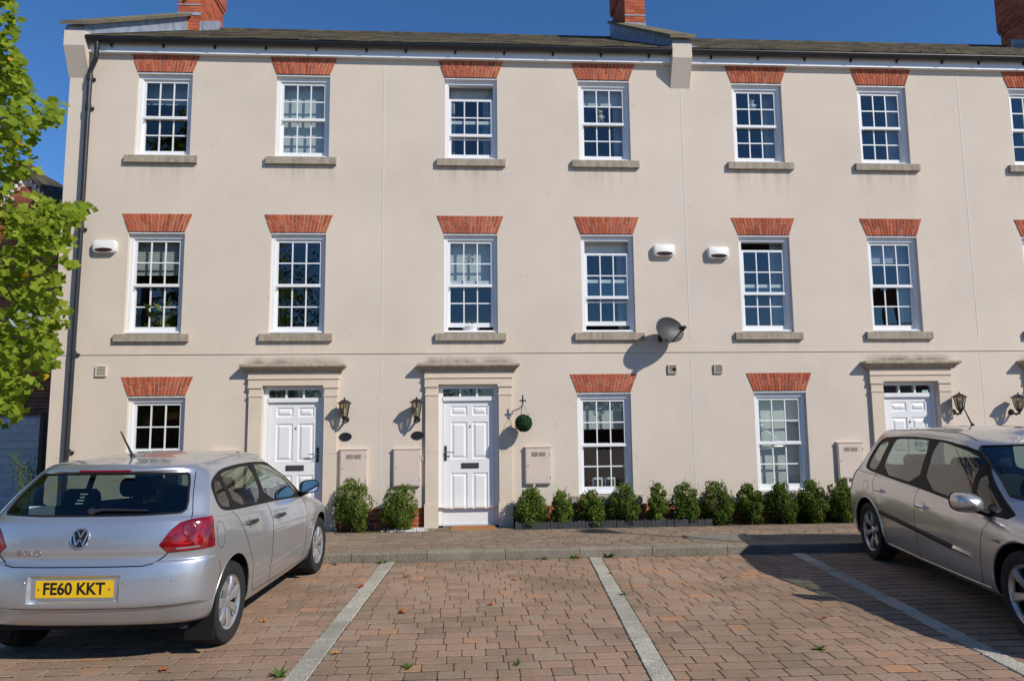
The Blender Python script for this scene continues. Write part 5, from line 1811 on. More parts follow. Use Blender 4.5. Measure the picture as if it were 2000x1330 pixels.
far_tree(-2.5, -15, 6.2, 2.6, 'green tree mirrored in the ground floor window with picture frames', 3)
far_tree(6.5, -16, 5.2, 2.4, 'low green tree mirrored low in the glass at the right', 4)
def far_house(x0, x1, y0, y1, h, ridge, lab):
    e = empty('opposite_house', ((x0 + x1) / 2, y0, 0))
    b = MB(); b.box(x0, x1, y0, y1, -.1, h); b.build('wall', M['brick_old'], e)
    r = MB(); ym = (y0 + y1) / 2
    r.prism([(y0 - .3, h + .005), (y1 + .3, h + .005), (ym, ridge)], 'x', x0 - .1, x1 + .1); r.build('roof', M['slate'], e)
    n = int((x1 - x0) / 2.4)
    for i in range(n):
        for z in (1.0, 3.6):
            xc = x0 + (i + .5) * (x1 - x0) / n
            q = MB(); q.box(xc - .5, xc + .5, y1 + .001, y1 + .05, z, z + 1.3); w_ = q.build('window', M['upvc'], e)
            MB().box(xc - .42, xc + .42, y1 + .051, y1 + .055, z + .08, z + 1.22).build('pane', M['wheel_dark'], w_)
    for xx in (x0 + .6, x1 - 1.2):
        q = MB(); q.box(xx, xx + .6, ym - .5, ym + .5, ridge - .6, ridge + 1.4); q.build('chimney', M['brick_old'], e)
        q = MB(); q.lathe([(0, 0), (.16, 0), (.13, .5), (0, .5)], (xx + .3, ym, ridge + 1.4), (0, 0, 1), 12); q.build('chimney_pot', M['brick_old'], e)
    tag(e, lab, 'house', 'houses opposite, seen mirrored in the glass')
far_house(25.6, 38, -24, -16, 4.8, 7.6, 'brick house opposite whose roof and chimney are mirrored in the right-hand windows')
far_house(-34, -20, -26, -18, 5.0, 7.8, 'brick house opposite mirrored in the windows at the left')
bw = MB(); bw.box(-40, 14, -17.3, -17.0, -.1, 1.9)
tag(bw.build('garden_wall', M['brick_old']), 'long brick garden wall opposite, mirrored low in the ground floor glass', 'wall')
# street lamp out of frame whose shadow crosses the pavement
LX, LY = 9.85, 2.95
lp = empty('street_lamp', (LX, LY, 0))
q = MB(); q.tube([(LX, LY, -.1), (LX, LY, 1.2), (LX, LY, 7.75)], [.07, .055, .035], 10); q.build('post', M['black_metal'], lp, smooth=True)
q = MB(); q.lathe([(0, 8.22), (.05, 8.20), (.24, 8.08), (.26, 8.05), (.12, 8.02), (.10, 7.80), (.03, 7.75)], (LX, LY, 0), (0, 0, 1), 18); q.build('lamp_head', M['black_metal'], lp, smooth=True)
tag(lp, 'street lamp standing right of the view, seen by its thin shadow on the pavement', 'street lamp')

# ------------------------------------------------------------------ cars
def catmull(pts, t):
    n = len(pts); i = min(int(t), n - 2); u = t - i
    p1, p2 = pts[i], pts[i + 1]
    p0 = pts[i - 1] if i > 0 else 2 * p1 - p2
    p3 = pts[i + 2] if i + 2 < n else 2 * p2 - p1
    m1 = (p2 - p0) * .5; m2 = (p3 - p1) * .5
    h1 = 2 * u**3 - 3 * u**2 + 1; h2 = u**3 - 2 * u**2 + u; h3 = -2 * u**3 + 3 * u**2; h4 = u**3 - u**2
    return p1 * h1 + m1 * h2 * .8 + p2 * h3 + m2 * h4 * .8
def interp(pts, x):
    if x <= pts[0][0]: return pts[0][1]
    for (a, b), (c, d) in zip(pts, pts[1:]):
        if x <= c:
            t = (x - a) / (c - a); t = t * t * (3 - 2 * t) * .5 + t * .5
            return b + (d - b) * t
    return pts[-1][1]

class Car:
    """body surface lofted through level outlines; x to the car's right, y forward, z up, origin under the rear axle"""
    def __init__(self, slices, taper, sub=6):
        NC, NS = 22, 84
        rows = []
        for s in slices:
            row = []
            yr, yf, w, Lr, Lf, nr, nf, zp = s['yr'], s['yf'], s['w'], s['Lr'], s['Lf'], s['nr'], s['nf'], s['z']
            mid = (yr + yf) / 2
            Lr = min(Lr, (yf - yr) * .48); Lf = min(Lf, (yf - yr) * .48)
            pts = []
            for i in range(NC):
                ph = math.pi / 2 * i / NC
                pts.append((w * math.sin(ph) ** (2 / nr), yr + Lr * (1 - math.cos(ph) ** (2 / nr))))
            for i in range(NS + 1):
                pts.append((w, yr + Lr + (yf - Lf - yr - Lr) * i / NS))
            for i in range(NC - 1, -1, -1):
                ph = math.pi / 2 * i / NC
                pts.append((w * math.sin(ph) ** (2 / nf), yf - Lf * (1 - math.cos(ph) ** (2 / nf))))
            for (x, y) in pts:
                tw = interp(taper, y)
                z = interp(zp, y) if isinstance(zp, list) else zp
                crown = s.get('crown', 0) * (1 - (x / max(w, .001)) ** 2)
                row.append(Vector((x * tw, y, z + crown)))
            rows.append(row)
        self.nt = len(rows[0])
        dense = []
        arr = [np.array([tuple(p) for p in r]) for r in rows]
        for i in range(len(arr) - 1):
            k = slices[i].get('sub', sub)
            for j in range(k): dense.append(catmull(arr, i + j / k))
        dense.append(arr[-1])
        bm = bmesh.new()
        grid = []
        for sgn in (1, -1):
            gr = []
            for r in dense:
                gr.append([bm.verts.new((sgn * p[0], p[1], p[2])) for p in r])
            for i in range(len(gr) - 1):
                for j in range(self.nt - 1):
                    q = (gr[i][j], gr[i][j + 1], gr[i + 1][j + 1], gr[i + 1][j])
                    if sgn < 0: q = q[::-1]
                    try: bm.faces.new(q)
                    except ValueError: pass
        bmesh.ops.remove_doubles(bm, verts=bm.verts[:], dist=.0008)
        bmesh.ops.dissolve_degenerate(bm, dist=.0005, edges=bm.edges[:])
        bmesh.ops.recalc_face_normals(bm, faces=bm.faces[:])
        # make sure they point out
        bm.normal_update()
        f = max(bm.faces, key=lambda f_: f_.calc_center_median().z)
        if f.normal.z < 0: bmesh.ops.reverse_faces(bm, faces=bm.faces[:])
        bm.normal_update()
        self.bm = bm
        bm.verts.ensure_lookup_table(); bm.faces.ensure_lookup_table()
        self.o_co = [v.co.copy() for v in bm.verts]; self.o_no = [v.normal.copy() for v in bm.verts]
        self.o_faces = [tuple(v.index for v in f_.verts) for f_ in bm.faces]
        self.bvh = BVHTree.FromPolygons(self.o_co, self.o_faces)
        self.owner = {}
    def normal_at(self, co):
        loc, no, idx, d = self.bvh.find_nearest(co)
        fv = self.o_faces[idx]
        ws = poly_3d_calc([self.o_co[i] for i in fv], loc)
        n = Vector((0, 0, 0))
        for w_, i in zip(ws, fv): n += self.o_no[i] * w_
        return n.normalized()
    def hit(self, axis, a, b, sgn=1, off=0.0):
        """point on the body seen from the side (a=y, b=z), from behind (a=x, b=z), the front or the top (a=x, b=y)"""
        if axis == 'side': o, d = Vector((3 * sgn, a, b)), Vector((-sgn, 0, 0))
        elif axis == 'rear': o, d = Vector((a, -3, b)), Vector((0, 1, 0))
        elif axis == 'front': o, d = Vector((a, 8, b)), Vector((0, -1, 0))
        else: o, d = Vector((a, b, 4)), Vector((0, 0, -1))
        loc, no, idx, dist = self.bvh.ray_cast(o, d)
        if loc is None: return None, None
        n = self.normal_at(loc)
        return loc + n * off, n
    def cut(self, poly, axis, sgn=1, layer='x', ymax=None):
        """split the faces along the outline and hand those inside to `layer`"""
        bm = self.bm
        def uv(c):
            if axis == 'side': return (c.y, c.z)
            if axis == 'top': return (c.x, c.y)
            return (c.x, c.z)
        def ok(f):
            if f in self.owner: return False
            n = f.normal; c = f.calc_center_median()
            if axis == 'side': return c.x * sgn > .25 and n.x * sgn > .18
            if axis == 'rear': return n.y < -.10 and c.y < .6
            if axis == 'front': return (n.y > .12 or n.z > .8) and c.y > 1.0
            return n.z > .3
        n = len(poly)
        us = [p[0] for p in poly]; vs2 = [p[1] for p in poly]
        box = (min(us) - .06, max(us) + .06, min(vs2) - .06, max(vs2) + .06)
        for i in range(n):
            p, q = poly[i], poly[(i + 1) % n]
            dx, dy = q[0] - p[0], q[1] - p[1]
            L = math.hypot(dx, dy)
            if L < 1e-6: continue
            eb = (min(p[0], q[0]) - .035, max(p[0], q[0]) + .035, min(p[1], q[1]) - .035, max(p[1], q[1]) + .035)
            fs = []
            for f in bm.faces:
                c = uv(f.calc_center_median())
                if eb[0] <= c[0] <= eb[1] and eb[2] <= c[1] <= eb[3] and ok(f): fs.append(f)
            if not fs: continue
            es = set(); vv = set()
            for f in fs: es.update(f.edges); vv.update(f.verts)
            if axis == 'side': co, no = Vector((0, p[0], p[1])), Vector((0, -dy / L, dx / L))
            elif axis == 'top': co, no = Vector((p[0], p[1], 0)), Vector((-dy / L, dx / L, 0))
            else: co, no = Vector((p[0], 0, p[1])), Vector((-dy / L, 0, dx / L))
            bmesh.ops.bisect_plane(bm, geom=fs + list(es) + list(vv), dist=1e-5, plane_co=co, plane_no=no)
        bm.normal_update()
        def inside(u, v):
            c = False; j = n - 1
            for i in range(n):
                xi, yi = poly[i]; xj, yj = poly[j]
                if (yi > v) != (yj > v) and u < (xj - xi) * (v - yi) / (yj - yi) + xi: c = not c
                j = i
            return c
        cnt = 0
        for f in bm.faces:
            if not ok(f): continue
            c = uv(f.calc_center_median())
            if box[0] < c[0] < box[1] and box[2] < c[1] < box[3] and inside(*c):
                if ymax is not None and f.calc_center_median().y > ymax: continue
                self.owner[f] = layer; cnt += 1
        return cnt
    def extract(self, layer, name, mat, parent, offset=0.0, solid=0.0):
        bm = self.bm
        fs = [f for f in bm.faces if self.owner.get(f, 'body') == layer]
        idx = {}; vs_ = []; faces = []
        for f in fs:
            r = []
            for v in f.verts:
                if v not in idx:
                    idx[v] = len(vs_); vs_.append(v.co.copy())
                r.append(idx[v])
            faces.append(r)
        if not vs_: return None
        ns = [self.normal_at(v) for v in vs_]
        if offset: vs_ = [v + n * offset for v, n in zip(vs_, ns)]
        me = bpy.data.meshes.new(name)
        me.from_pydata([tuple(v) for v in vs_], [], faces)
        me.materials.append(mat)
        me.polygons.foreach_set('use_smooth', [True] * len(me.polygons))
        me.update()
        me.normals_split_custom_set_from_vertices([tuple(n) for n in ns])
        return link(name, me, parent)
    def line(self, pts, axis, sgn=1, r=.0035, name='panel_gap', mat=None, parent=None, off=-.0012, closed=False, step=.02):
        """a thin seam following the body"""
        P = []
        m = pts + ([pts[0]] if closed else [])
        for (a, b) in zip(m, m[1:]):
            L = math.hypot(b[0] - a[0], b[1] - a[1]); k = max(1, int(L / step))
            for i in range(k): P.append((a[0] + (b[0] - a[0]) * i / k, a[1] + (b[1] - a[1]) * i / k))
        P.append(m[-1])
        run = []; mb = MB()
        for p in P:
            h, n = self.hit(axis, p[0], p[1], sgn, off)
            if h is None or (run and (h - run[-1]).length > .25):
                if len(run) > 1: mb.tube(run, r, 5)
                run = []
            if h is not None and (not run or (h - run[-1]).length > .002): run.append(h)
        if len(run) > 1: mb.tube(run, r, 5)
        return mb.build(name, mat or M['gap'], parent, smooth=True) if mb.v else None

def smooth_poly(pts, it=2):
    for _ in range(it):
        q = []
        for a, b in zip(pts, pts[1:] + pts[:1]):
            q += [(a[0] * .78 + b[0] * .22, a[1] * .78 + b[1] * .22), (a[0] * .22 + b[0] * .78, a[1] * .22 + b[1] * .78)]
        pts = q
    return pts

def make_wheel(parent, x, y, r, width, side, rim_r, spokes, rim_mat, style, ysc=1.0):
    e_name = 'wheel'
    ax = (side, 0, 0)
    o = Vector((x, y, r))
    t = MB()
    w = width / 2
    prof = [(rim_r - .005, -w * .7), (rim_r + .012, -w * .86), (r * .86, -w * 1.02), (r * .955, -w * .93), (r * .995, -w * .62), (r, 0), (r * .995, w * .62), (r * .955, w * .93), (r * .86, w * 1.02), (rim_r + .012, w * .86), (rim_r - .005, w * .70)]
    t.lathe(prof, o, ax, 48)
    tyre = t.build('wheel', M['tyre'], parent, smooth=50)
    bk = MB(); bk.lathe([(rim_r, -w * .6), (rim_r - .004, w * .30), (.02, w * .28)], o, ax, 32); bk.build('wheel_well', M['wheel_dark'], tyre, smooth=True)
    c = MB()
    c.lathe([(rim_r - .016, w * .66), (rim_r + .006, w * .86), (rim_r + .008, w * .80), (rim_r - .004, w * .5), (rim_r - .02, w * .5)], o, ax, 48)
    # spokes
    a1 = Vector((0, 1, 0)); a2 = Vector((0, 0, 1)); axv = Vector(ax)
    for k in range(spokes):
        th = 2 * math.pi * k / spokes + .3
        er = a1 * math.cos(th) + a2 * math.sin(th); et = -a1 * math.sin(th) + a2 * math.cos(th)
        if style == 'cover': prof_ = [(.030, .022, .62), (.075, .030, .76), (.13, .037, .86), (rim_r - .008, .040, .80)]
        else: prof_ = [(.040, .028, .50), (.085, .027, .66), (.14, .031, .80), (rim_r - .006, .042, .82)]
        vs_ = []
        for (rr, hw, hh) in prof_:
            b = o + er * rr
            vs_ += [b - et * hw + axv * (w * hh - .012), b - et * hw * .70 + axv * (w * hh), b + et * hw * .70 + axv * (w * hh), b + et * hw + axv * (w * hh - .012),
                    b + et * hw + axv * (w * hh - .035), b - et * hw + axv * (w * hh - .035)]
        fs = []
        for i in range(len(prof_) - 1):
            for j in range(6):
                j2 = (j + 1) % 6
                fs.append((i * 6 + j, i * 6 + j2, i * 6 + 6 + j2, i * 6 + 6 + j))
        c.add(vs_, fs)
    c.build('rim', rim_mat, tyre, smooth=35)
    h = MB(); h.lathe([(.0, w * .74), (.028, w * .73), (.036, w * .66), (.055, w * .60), (.060, w * .45)], o, ax, 24); h.build('hub_cap', rim_mat, tyre, smooth=40)
    round_parts = [tyre] + list(tyre.children)
    for k in range(5 if style != 'cover' else 0):
        th = 2 * math.pi * k / 5; p = o + (a1 * math.cos(th) + a2 * math.sin(th)) * .062 + axv * w * .5
        q = MB(); q.lathe([(0, .02), (.009, .02), (.010, 0)], p, ax, 8); round_parts.append(q.build('wheel_nut', M['wheel_dark'], tyre))
    for ob in round_parts:                      # keep the wheel round under the car's length scale
        for v in ob.data.vertices: v.co.y = y + (v.co.y - y) / ysc
    return tyre

def arch(car, parent, y, zc, ra, sgn):
    """dark liner and rolled lip of one wheel arch"""
    liner = MB(); N = 26
    vs_ = []; fs = []
    for i in range(N + 1):
        t = math.pi * (-.12 + 1.24 * i / N)
        yy, zz = y + ra * math.cos(t), zc + ra * math.sin(t)
        h, n = car.hit('side', yy, max(zz, .22), sgn)
        xo = abs(h.x) - .004 if h else .8
        vs_ += [(sgn * xo, yy, zz), (sgn * .50, yy, zz)]
    for i in range(N): fs.append((i * 2, i * 2 + 1, i * 2 + 3, i * 2 + 2))
    fs.append(tuple(i * 2 + 1 for i in range(N + 1)))
    liner.add(vs_, fs)
    liner.build('arch_liner', M['gap'], parent)

def car_text(s, size, name, mat, parent, mw, extrude=.0008, sx=1.0):
    cu = bpy.data.curves.new(name, 'FONT'); cu.body = s; cu.size = size; cu.extrude = extrude
    cu.offset = size * .026; cu.align_x = 'CENTER'; cu.align_y = 'CENTER'
    tmp = bpy.data.objects.new('tmp_text', cu); COL.objects.link(tmp)
    dg = bpy.context.evaluated_depsgraph_get()
    me = bpy.data.meshes.new_from_object(tmp.evaluated_get(dg))
    bpy.data.objects.remove(tmp)
    me.materials.clear(); me.materials.append(mat)
    me.transform(mw @ Matrix.Diagonal((sx, 1, 1, 1)))
    return link(name, me, parent)
def frame_at(p, n, up_=Vector((0, 0, 1))):
    """matrix whose z points along n and y up"""
    z = n.normalized(); x = up_.cross(z).normalized(); y = z.cross(x)
    m = Matrix.Identity(4)
    for i in range(3): m[i][0], m[i][1], m[i][2], m[i][3] = x[i], y[i], z[i], p[i]
    return m

def seat(parent, x, y, w, mat, back=.62, bench=False):
    s = MB()
    def rounded(x0, x1, prof):
        n = len(prof); vs_ = []; fs = []
        for (xx, sc) in ((x0, .86), (x0 + .03, 1), (x1 - .03, 1), (x1, .86)):
            cy_ = sum(p[0] for p in prof) / n; cz_ = sum(p[1] for p in prof) / n
            vs_ += [(xx, cy_ + (p[0] - cy_) * sc, cz_ + (p[1] - cz_) * sc) for p in prof]
        for r in range(3):
            for k in range(n):
                j = (k + 1) % n; fs.append((r * n + k, r * n + j, r * n + n + j, r * n + n + k))
        fs.append(tuple(range(n))[::-1]); fs.append(tuple(range(3 * n, 4 * n)))
        s.add(vs_, fs)
    rounded(x - w / 2, x + w / 2, [(y - .10, .36), (y + .42, .40), (y + .46, .50), (y + .40, .54), (y, .50)])
    rounded(x - w / 2, x + w / 2, [(y - .02, .42), (y + .06, .50), (y - .10, .50 + back), (y - .18, .52 + back), (y - .20, .46 + back), (y - .12, .42)])
    so = s.build('seat', mat, parent, smooth=50)
    hx = [x] if not bench else [x - w * .32, x + w * .32]
    for xx in hx:
        h = MB()
        n = 10; vs_ = []; fs = []
        prof = [(y - .12 + .055 * math.cos(2 * math.pi * k / n) - .06, .66 + back + .085 * math.sin(2 * math.pi * k / n)) for k in range(n)]
        for (q, sc) in ((xx - .13, .7), (xx - .10, 1), (xx + .10, 1), (xx + .13, .7)):
            vs_ += [(q, y - .18 + (p[0] - y + .18) * sc, .66 + back + (p[1] - .66 - back) * sc) for p in prof]
        for r in range(3):
            for k in range(n):
                j = (k + 1) % n; fs.append((r * n + k, r * n + j, r * n + n + j, r * n + n + k))
        fs.append(tuple(range(n))[::-1]); fs.append(tuple(range(3 * n, 4 * n)))
        h.add(vs_, fs)
        h.tube([(xx - .05, y - .17, .48 + back), (xx - .05, y - .18, .62 + back)], .006, 6); h.tube([(xx + .05, y - .17, .48 + back), (xx + .05, y - .18, .62 + back)], .006, 6)
        h.build('headrest', mat, so, smooth=60)
    return so

def interior(parent, yb, yf, hw, zb, dash_y, wheel_x, seats_y, rear_y, back):
    t = MB()
    t.add([(-hw, yb, .22), (hw, yb, .22), (hw, yf, .22), (-hw, yf, .22), (-hw - .06, yb, zb), (hw + .06, yb, zb), (hw + .04, yf, zb - .06), (-hw - .04, yf, zb - .06)],
          [(0, 1, 2, 3), (0, 3, 7, 4), (1, 5, 6, 2), (2, 6, 7, 3), (0, 4, 5, 1)])
    t.build('cabin_floor', M['seat'], parent)
    d = MB(); d.prism([(dash_y, .45), (dash_y - .02, .80), (dash_y + .06, zb - .02), (dash_y + .5, zb - .05), (dash_y + .55, .45)], 'x', -hw, hw)
    d.build('dashboard', M['seat'], parent)
    for s in (-1, 1): seat(parent, s * .36, seats_y, .50, M['seat'], back)
    seat(parent, 0, rear_y, hw * 1.85, M['seat'], back - .02, True)
    w = MB(); ctr = Vector((wheel_x, dash_y - .16, zb - .10)); nn = Vector((0, -1, .45)).normalized(); a = Vector((1, 0, 0)); b = nn.cross(a)
    w.tube([ctr + (a * math.cos(2 * math.pi * k / 28) + b * math.sin(2 * math.pi * k / 28)) * .185 for k in range(29)], .015, 8)
    w.tube([ctr - a * .18, ctr, ctr + a * .18], .016, 6); w.tube([ctr, ctr - b * .17], .016, 6); w.tube([ctr, ctr - nn * .2], .03, 8)
    w.build('steering_wheel', M['trim'], parent, smooth=True)

def side_mirror(parent, car, y, z, sgn, body_mat, size=1.0, glass_face=-1):
    """door mirror: body-colour shell, dark foot, glass facing the rear of the car"""
    h, n = car.hit('side', y, z - .06, sgn)
    x0 = abs(h.x)
    c = Vector((sgn * (x0 + .135 * size), y + .02, z + .02))
    sh = MB(); NT, NR = 20, 7
    vs_ = []; fs = []
    for i in range(NR + 1):
        q = i / NR
        yy = -.055 + .15 * q
        sc = math.sqrt(max(.02, 1 - (q ** 2.2))) if q > 0 else 1.0
        for k in range(NT):
            t = 2 * math.pi * k / NT
            cx_ = abs(math.cos(t)) ** .62 * (1 if math.cos(t) > 0 else -1); sz = abs(math.sin(t)) ** .7 * (1 if math.sin(t) > 0 else -1)
            vs_.append((c.x + sgn * cx_ * .118 * sc * size, c.y + yy * size, c.z + (sz * .078 * sc + .012 * cx_) * size))
    for i in range(NR):
        for k in range(NT):
            k2 = (k + 1) % NT; fs.append((i * NT + k, i * NT + k2, (i + 1) * NT + k2, (i + 1) * NT + k))
    fs.append(tuple(range(NR * NT, (NR + 1) * NT)))
    sh.add(vs_, fs)
    so = sh.build('wing_mirror', body_mat, parent, smooth=60)
    gl = MB(); gl.add([(p[0] * .93 + c.x * .07, p[1] + .008, p[2] * .93 + c.z * .07) for p in vs_[:NT]], [tuple(range(NT))])
    gl.build('mirror_glass', M['mirror'], so)
    rm = MB(); rm.tube([vs_[k % NT] for k in range(NT + 1)], .006, 6); rm.build('mirror_rim', M['trim'], so, smooth=True)
    ft = MB(); ft.tube([(sgn * (x0 - .02), y + .06, z - .065), (sgn * (x0 + .03), y + .05, z - .05), (c.x, c.y + .03, c.z - .03)], [.035, .028, .03], 8)
    ft.build('mirror_foot', M['trim'], so, smooth=True)

def door_handle(parent, car, y, z, sgn, mat, cup_mat):
    h, n = car.hit('side', y, z, sgn)
    f = frame_at(h, n)
    cup = MB(); vs_ = []
    pts = [(.048 * math.cos(2 * math.pi * k / 20), .050 * math.sin(2 * math.pi * k / 20)) for k in range(20)]
    cup.add([f @ Vector((p[0], p[1], .0006)) for p in pts] + [f @ Vector((0, 0, .0015))], [(k, (k + 1) % 20, 20) for k in range(20)])
    cup.build('handle_cup', cup_mat, parent, smooth='all')
    g_ = MB()
    L = .095
    g_.tube([f @ Vector((-L, 0, -.004)), f @ Vector((-L + .02, 0, .020)), f @ Vector((-.02, .002, .032)), f @ Vector((.05, .002, .030)), f @ Vector((L - .015, 0, .020)), f @ Vector((L, 0, -.004))], [.012, .016, .017, .017, .016, .012], 10)
    g_.build('door_handle', mat, parent, smooth=True)

# ---- the silver hatchback, tail towards us
def S(z, w, yr, yf, Lr=.22, Lf=.45, nr=2.6, nf=2.4, **k):
    d = dict(z=z, w=w, yr=yr, yf=yf, Lr=Lr, Lf=Lf, nr=nr, nf=nf); d.update(k); return d
hatch_slices = [
    S([(-.7, .295), (-.2, .26), (.3, .205)], .55, -.44, 3.0, .20, .5),
    S([(-.7, .288), (-.2, .25), (.3, .200)], .74, -.545, 3.16, .26, .6),
    S([(-.7, .308), (-.2, .28), (.3, .235)], .795, -.605, 3.24, .30, .7),
    S([(-.7, .370), (.3, .33)], .818, -.640, 3.29, .32, .7),
    S([(-.7, .408), (.3, .375)], .822, -.655, 3.29, .32, .7),
    S([(-.7, .426), (.3, .395)], .824, -.680, 3.29, .32, .7),
    S([(-.7, .490), (.3, .46)], .832, -.684, 3.30, .32, .7),
    S([(-.7, .610), (.3, .575)], .838, -.674, 3.30, .31, .7),
    S([(-.7, .698), (3.3, .60)], .842, -.650, 3.28, .30, .7),
    S([(-.7, .714), (3.3, .62)], .842, -.622, 3.27, .29, .7),
    S([(-.7, .745), (3.3, .64)], .842, -.616, 3.24, .28, .7),
    S([(-.7, .790), (0, .76), (3.3, .67)], .840, -.622, 3.20, .28, .7),
    S([(-.7, .875), (.5, .82), (2.4, .74), (3.2, .69)], .832, -.612, 3.12, .27, .7),
    S([(-.6, .955), (.5, .90), (2.2, .81), (3.1, .72)], .816, -.588, 3.0, .26, .8),
    S([(-.6, .985), (.5, .94), (1.9, .865), (2.9, .76)], .798, -.566, 2.85, .26, .9),
    S([(-.6, 1.005), (.5, .965), (1.8, .90), (2.35, .90), (2.5, .88)], .784, -.548, 2.40, .27, .7),
    S([(-.5, 1.13), (.5, 1.12), (1.6, 1.09), (2.0, 1.06)], .732, -.440, 1.98, .30, .6),
    S([(-.4, 1.255), (.0, 1.275), (.7, 1.295), (1.5, 1.225)], .655, -.325, 1.60, .32, .5, 2.4),
    S([(-.42, 1.290), (-.2, 1.310), (.0, 1.322), (.6, 1.345), (1.1, 1.33), (1.5, 1.265)], .590, -.362, 1.50, .36, .45, 2.2),
    S([(-.42, 1.306), (-.2, 1.33), (.0, 1.342), (.6, 1.367), (1.1, 1.352), (1.45, 1.295)], .540, -.358, 1.43, .36, .4, 2.2),
    S([(-.36, 1.332), (0, 1.365), (.6, 1.388), (1.1, 1.378), (1.35, 1.335)], .38, -.325, 1.33, .30, .4, 2.2),
    S([(-.3, 1.343), (0, 1.376), (.6, 1.399), (1.2, 1.38)], .21, -.31, 1.28, .2, .4),
    S([(-.3, 1.347), (0, 1.380), (.6, 1.403), (1.2, 1.384)], .0, -.30, 1.26, .2, .4),
]
hatch_taper = [(-.7, .965), (-.2, .99), (.6, 1.0), (1.8, .995), (2.6, .975), (3.3, .93)]
polo = empty('silver_hatchback', (-2.628, 5.57, 0), -math.atan(.062), local=True)
polo.scale = (1, .95, 1)
tag(polo, 'silver five-door hatchback parked tail towards us at the left', 'car', 'parked cars')
HC = Car(hatch_slices, hatch_taper)
AR, ZC = .335, .315
def circle(y, z, r, n=36): return [(y + r * math.cos(2 * math.pi * k / n), z + r * math.sin(2 * math.pi * k / n)) for k in range(n)]
DLO = smooth_poly([(-.205, 1.08), (-.165, 1.0), (.02, .972), (.9, .94), (1.86, .885), (1.99, .88), (1.74, 1.045), (1.44, 1.19), (1.20, 1.262), (.85, 1.288), (.45, 1.292), (.10, 1.275), (-.10, 1.225), (-.185, 1.16)], 2)
GL = {'front': [(.815, .958), (1.72, .908), (1.70, 1.0), (1.41, 1.17), (1.19, 1.238), (.89, 1.266), (.765, 1.268)],
      'rear': [(.125, .987), (.71, .963), (.665, 1.27), (.45, 1.27), (.12, 1.253), (.04, 1.238)],
      'quarter': [(-.165, 1.075), (-.13, 1.015), (.05, .993), (-.02, 1.226), (-.095, 1.20), (-.15, 1.15)]}
for sg in (1, -1):
    for k, p in GL.items(): HC.cut(smooth_poly(p, 1), 'side', sg, 'glass_%s_%d' % (k, sg))
    HC.cut(DLO, 'side', sg, 'dlo_%d' % sg)
    for y in (0, 2.47): HC.cut(circle(y, ZC, AR), 'side', sg, 'hole')
REARW = smooth_poly([(-.605, 1.008), (.605, 1.008), (.640, 1.04), (.555, 1.258), (.52, 1.276), (-.52, 1.276), (-.555, 1.258), (-.640, 1.04)], 1)
HC.cut(REARW, 'rear', 1, 'rear_glass')
LAMP = [(.525, .812), (.580, .762), (.80, .770), (.90, .778), (.90, .985), (.70, .972), (.635, .955), (.585, .905)]
for sg in (1, -1):
    HC.cut([(sg * a, b) for (a, b) in LAMP], 'rear', 1, 'lamp_%d' % sg, ymax=-.345)
PLATE = [(-.310, .455), (.310, .455), (.310, .632), (-.310, .632)]
HC.cut(PLATE, 'rear', 1, 'hole')
FRONTW = smooth_poly([(-.62, .93), (.62, .93), (.54, 1.285), (-.54, 1.285)], 1)
HC.cut(FRONTW, 'front', 1, 'front_glass')
hb = HC.extract('body', 'body', M['paint_silver'], polo)
for sg in (1, -1):
    HC.extract('dlo_%d' % sg, 'window_trim', M['trim'], polo, -.001)
    for k in GL: HC.extract('glass_%s_%d' % (k, sg), 'side_window', M['car_glass'], polo, -.003)
    lo_ = HC.extract('lamp_%d' % sg, 'tail_light', M['lens'], polo, .004)
    for y in (0, 2.47): arch(HC, polo, y, ZC, AR, sg)
    # dark edge and inner shapes of the lamp
    HC.line([(sg * a, b) for (a, b) in LAMP[:3]], 'rear', 1, .004, 'lamp_seal', M['trim'], lo_)
    HC.line([(sg * a, b) for (a, b) in [LAMP[2], LAMP[0], LAMP[7], LAMP[6], LAMP[5], (.76, .976)]][1:], 'rear', 1, .004, 'lamp_seal', M['trim'], lo_)
    pr = MB()
    h1, n1 = HC.hit('rear', sg * .695, .905, 1, .0045)
    f = frame_at(h1, n1)
    pr.lathe([(.0, .0), (.035, .001), (.042, .003), (.048, .001), (.05, -.002)], (0, 0, 0), (0, 0, 1), 24); pr.transform(f); pr.build('lamp_lens', M['lens_dark'], lo_, smooth=True)
    strip_pts = [(sg * .63, .784), (sg * .76, .788)]
    HC.line(strip_pts, 'rear', 1, .006, 'reversing_light', M['reflector'], lo_, off=.002)
    HC.line([(sg * .60, .825), (sg * .70, .815), (sg * .765, .84), (sg * .775, .93)], 'rear', 1, .004, 'lamp_strip', M['lens_bright'], lo_, off=.002)
HC.extract('rear_glass', 'rear_window', M['rear_glass'], polo, -.002)
HC.extract('front_glass', 'windscreen', M['car_glass'], polo, -.002)
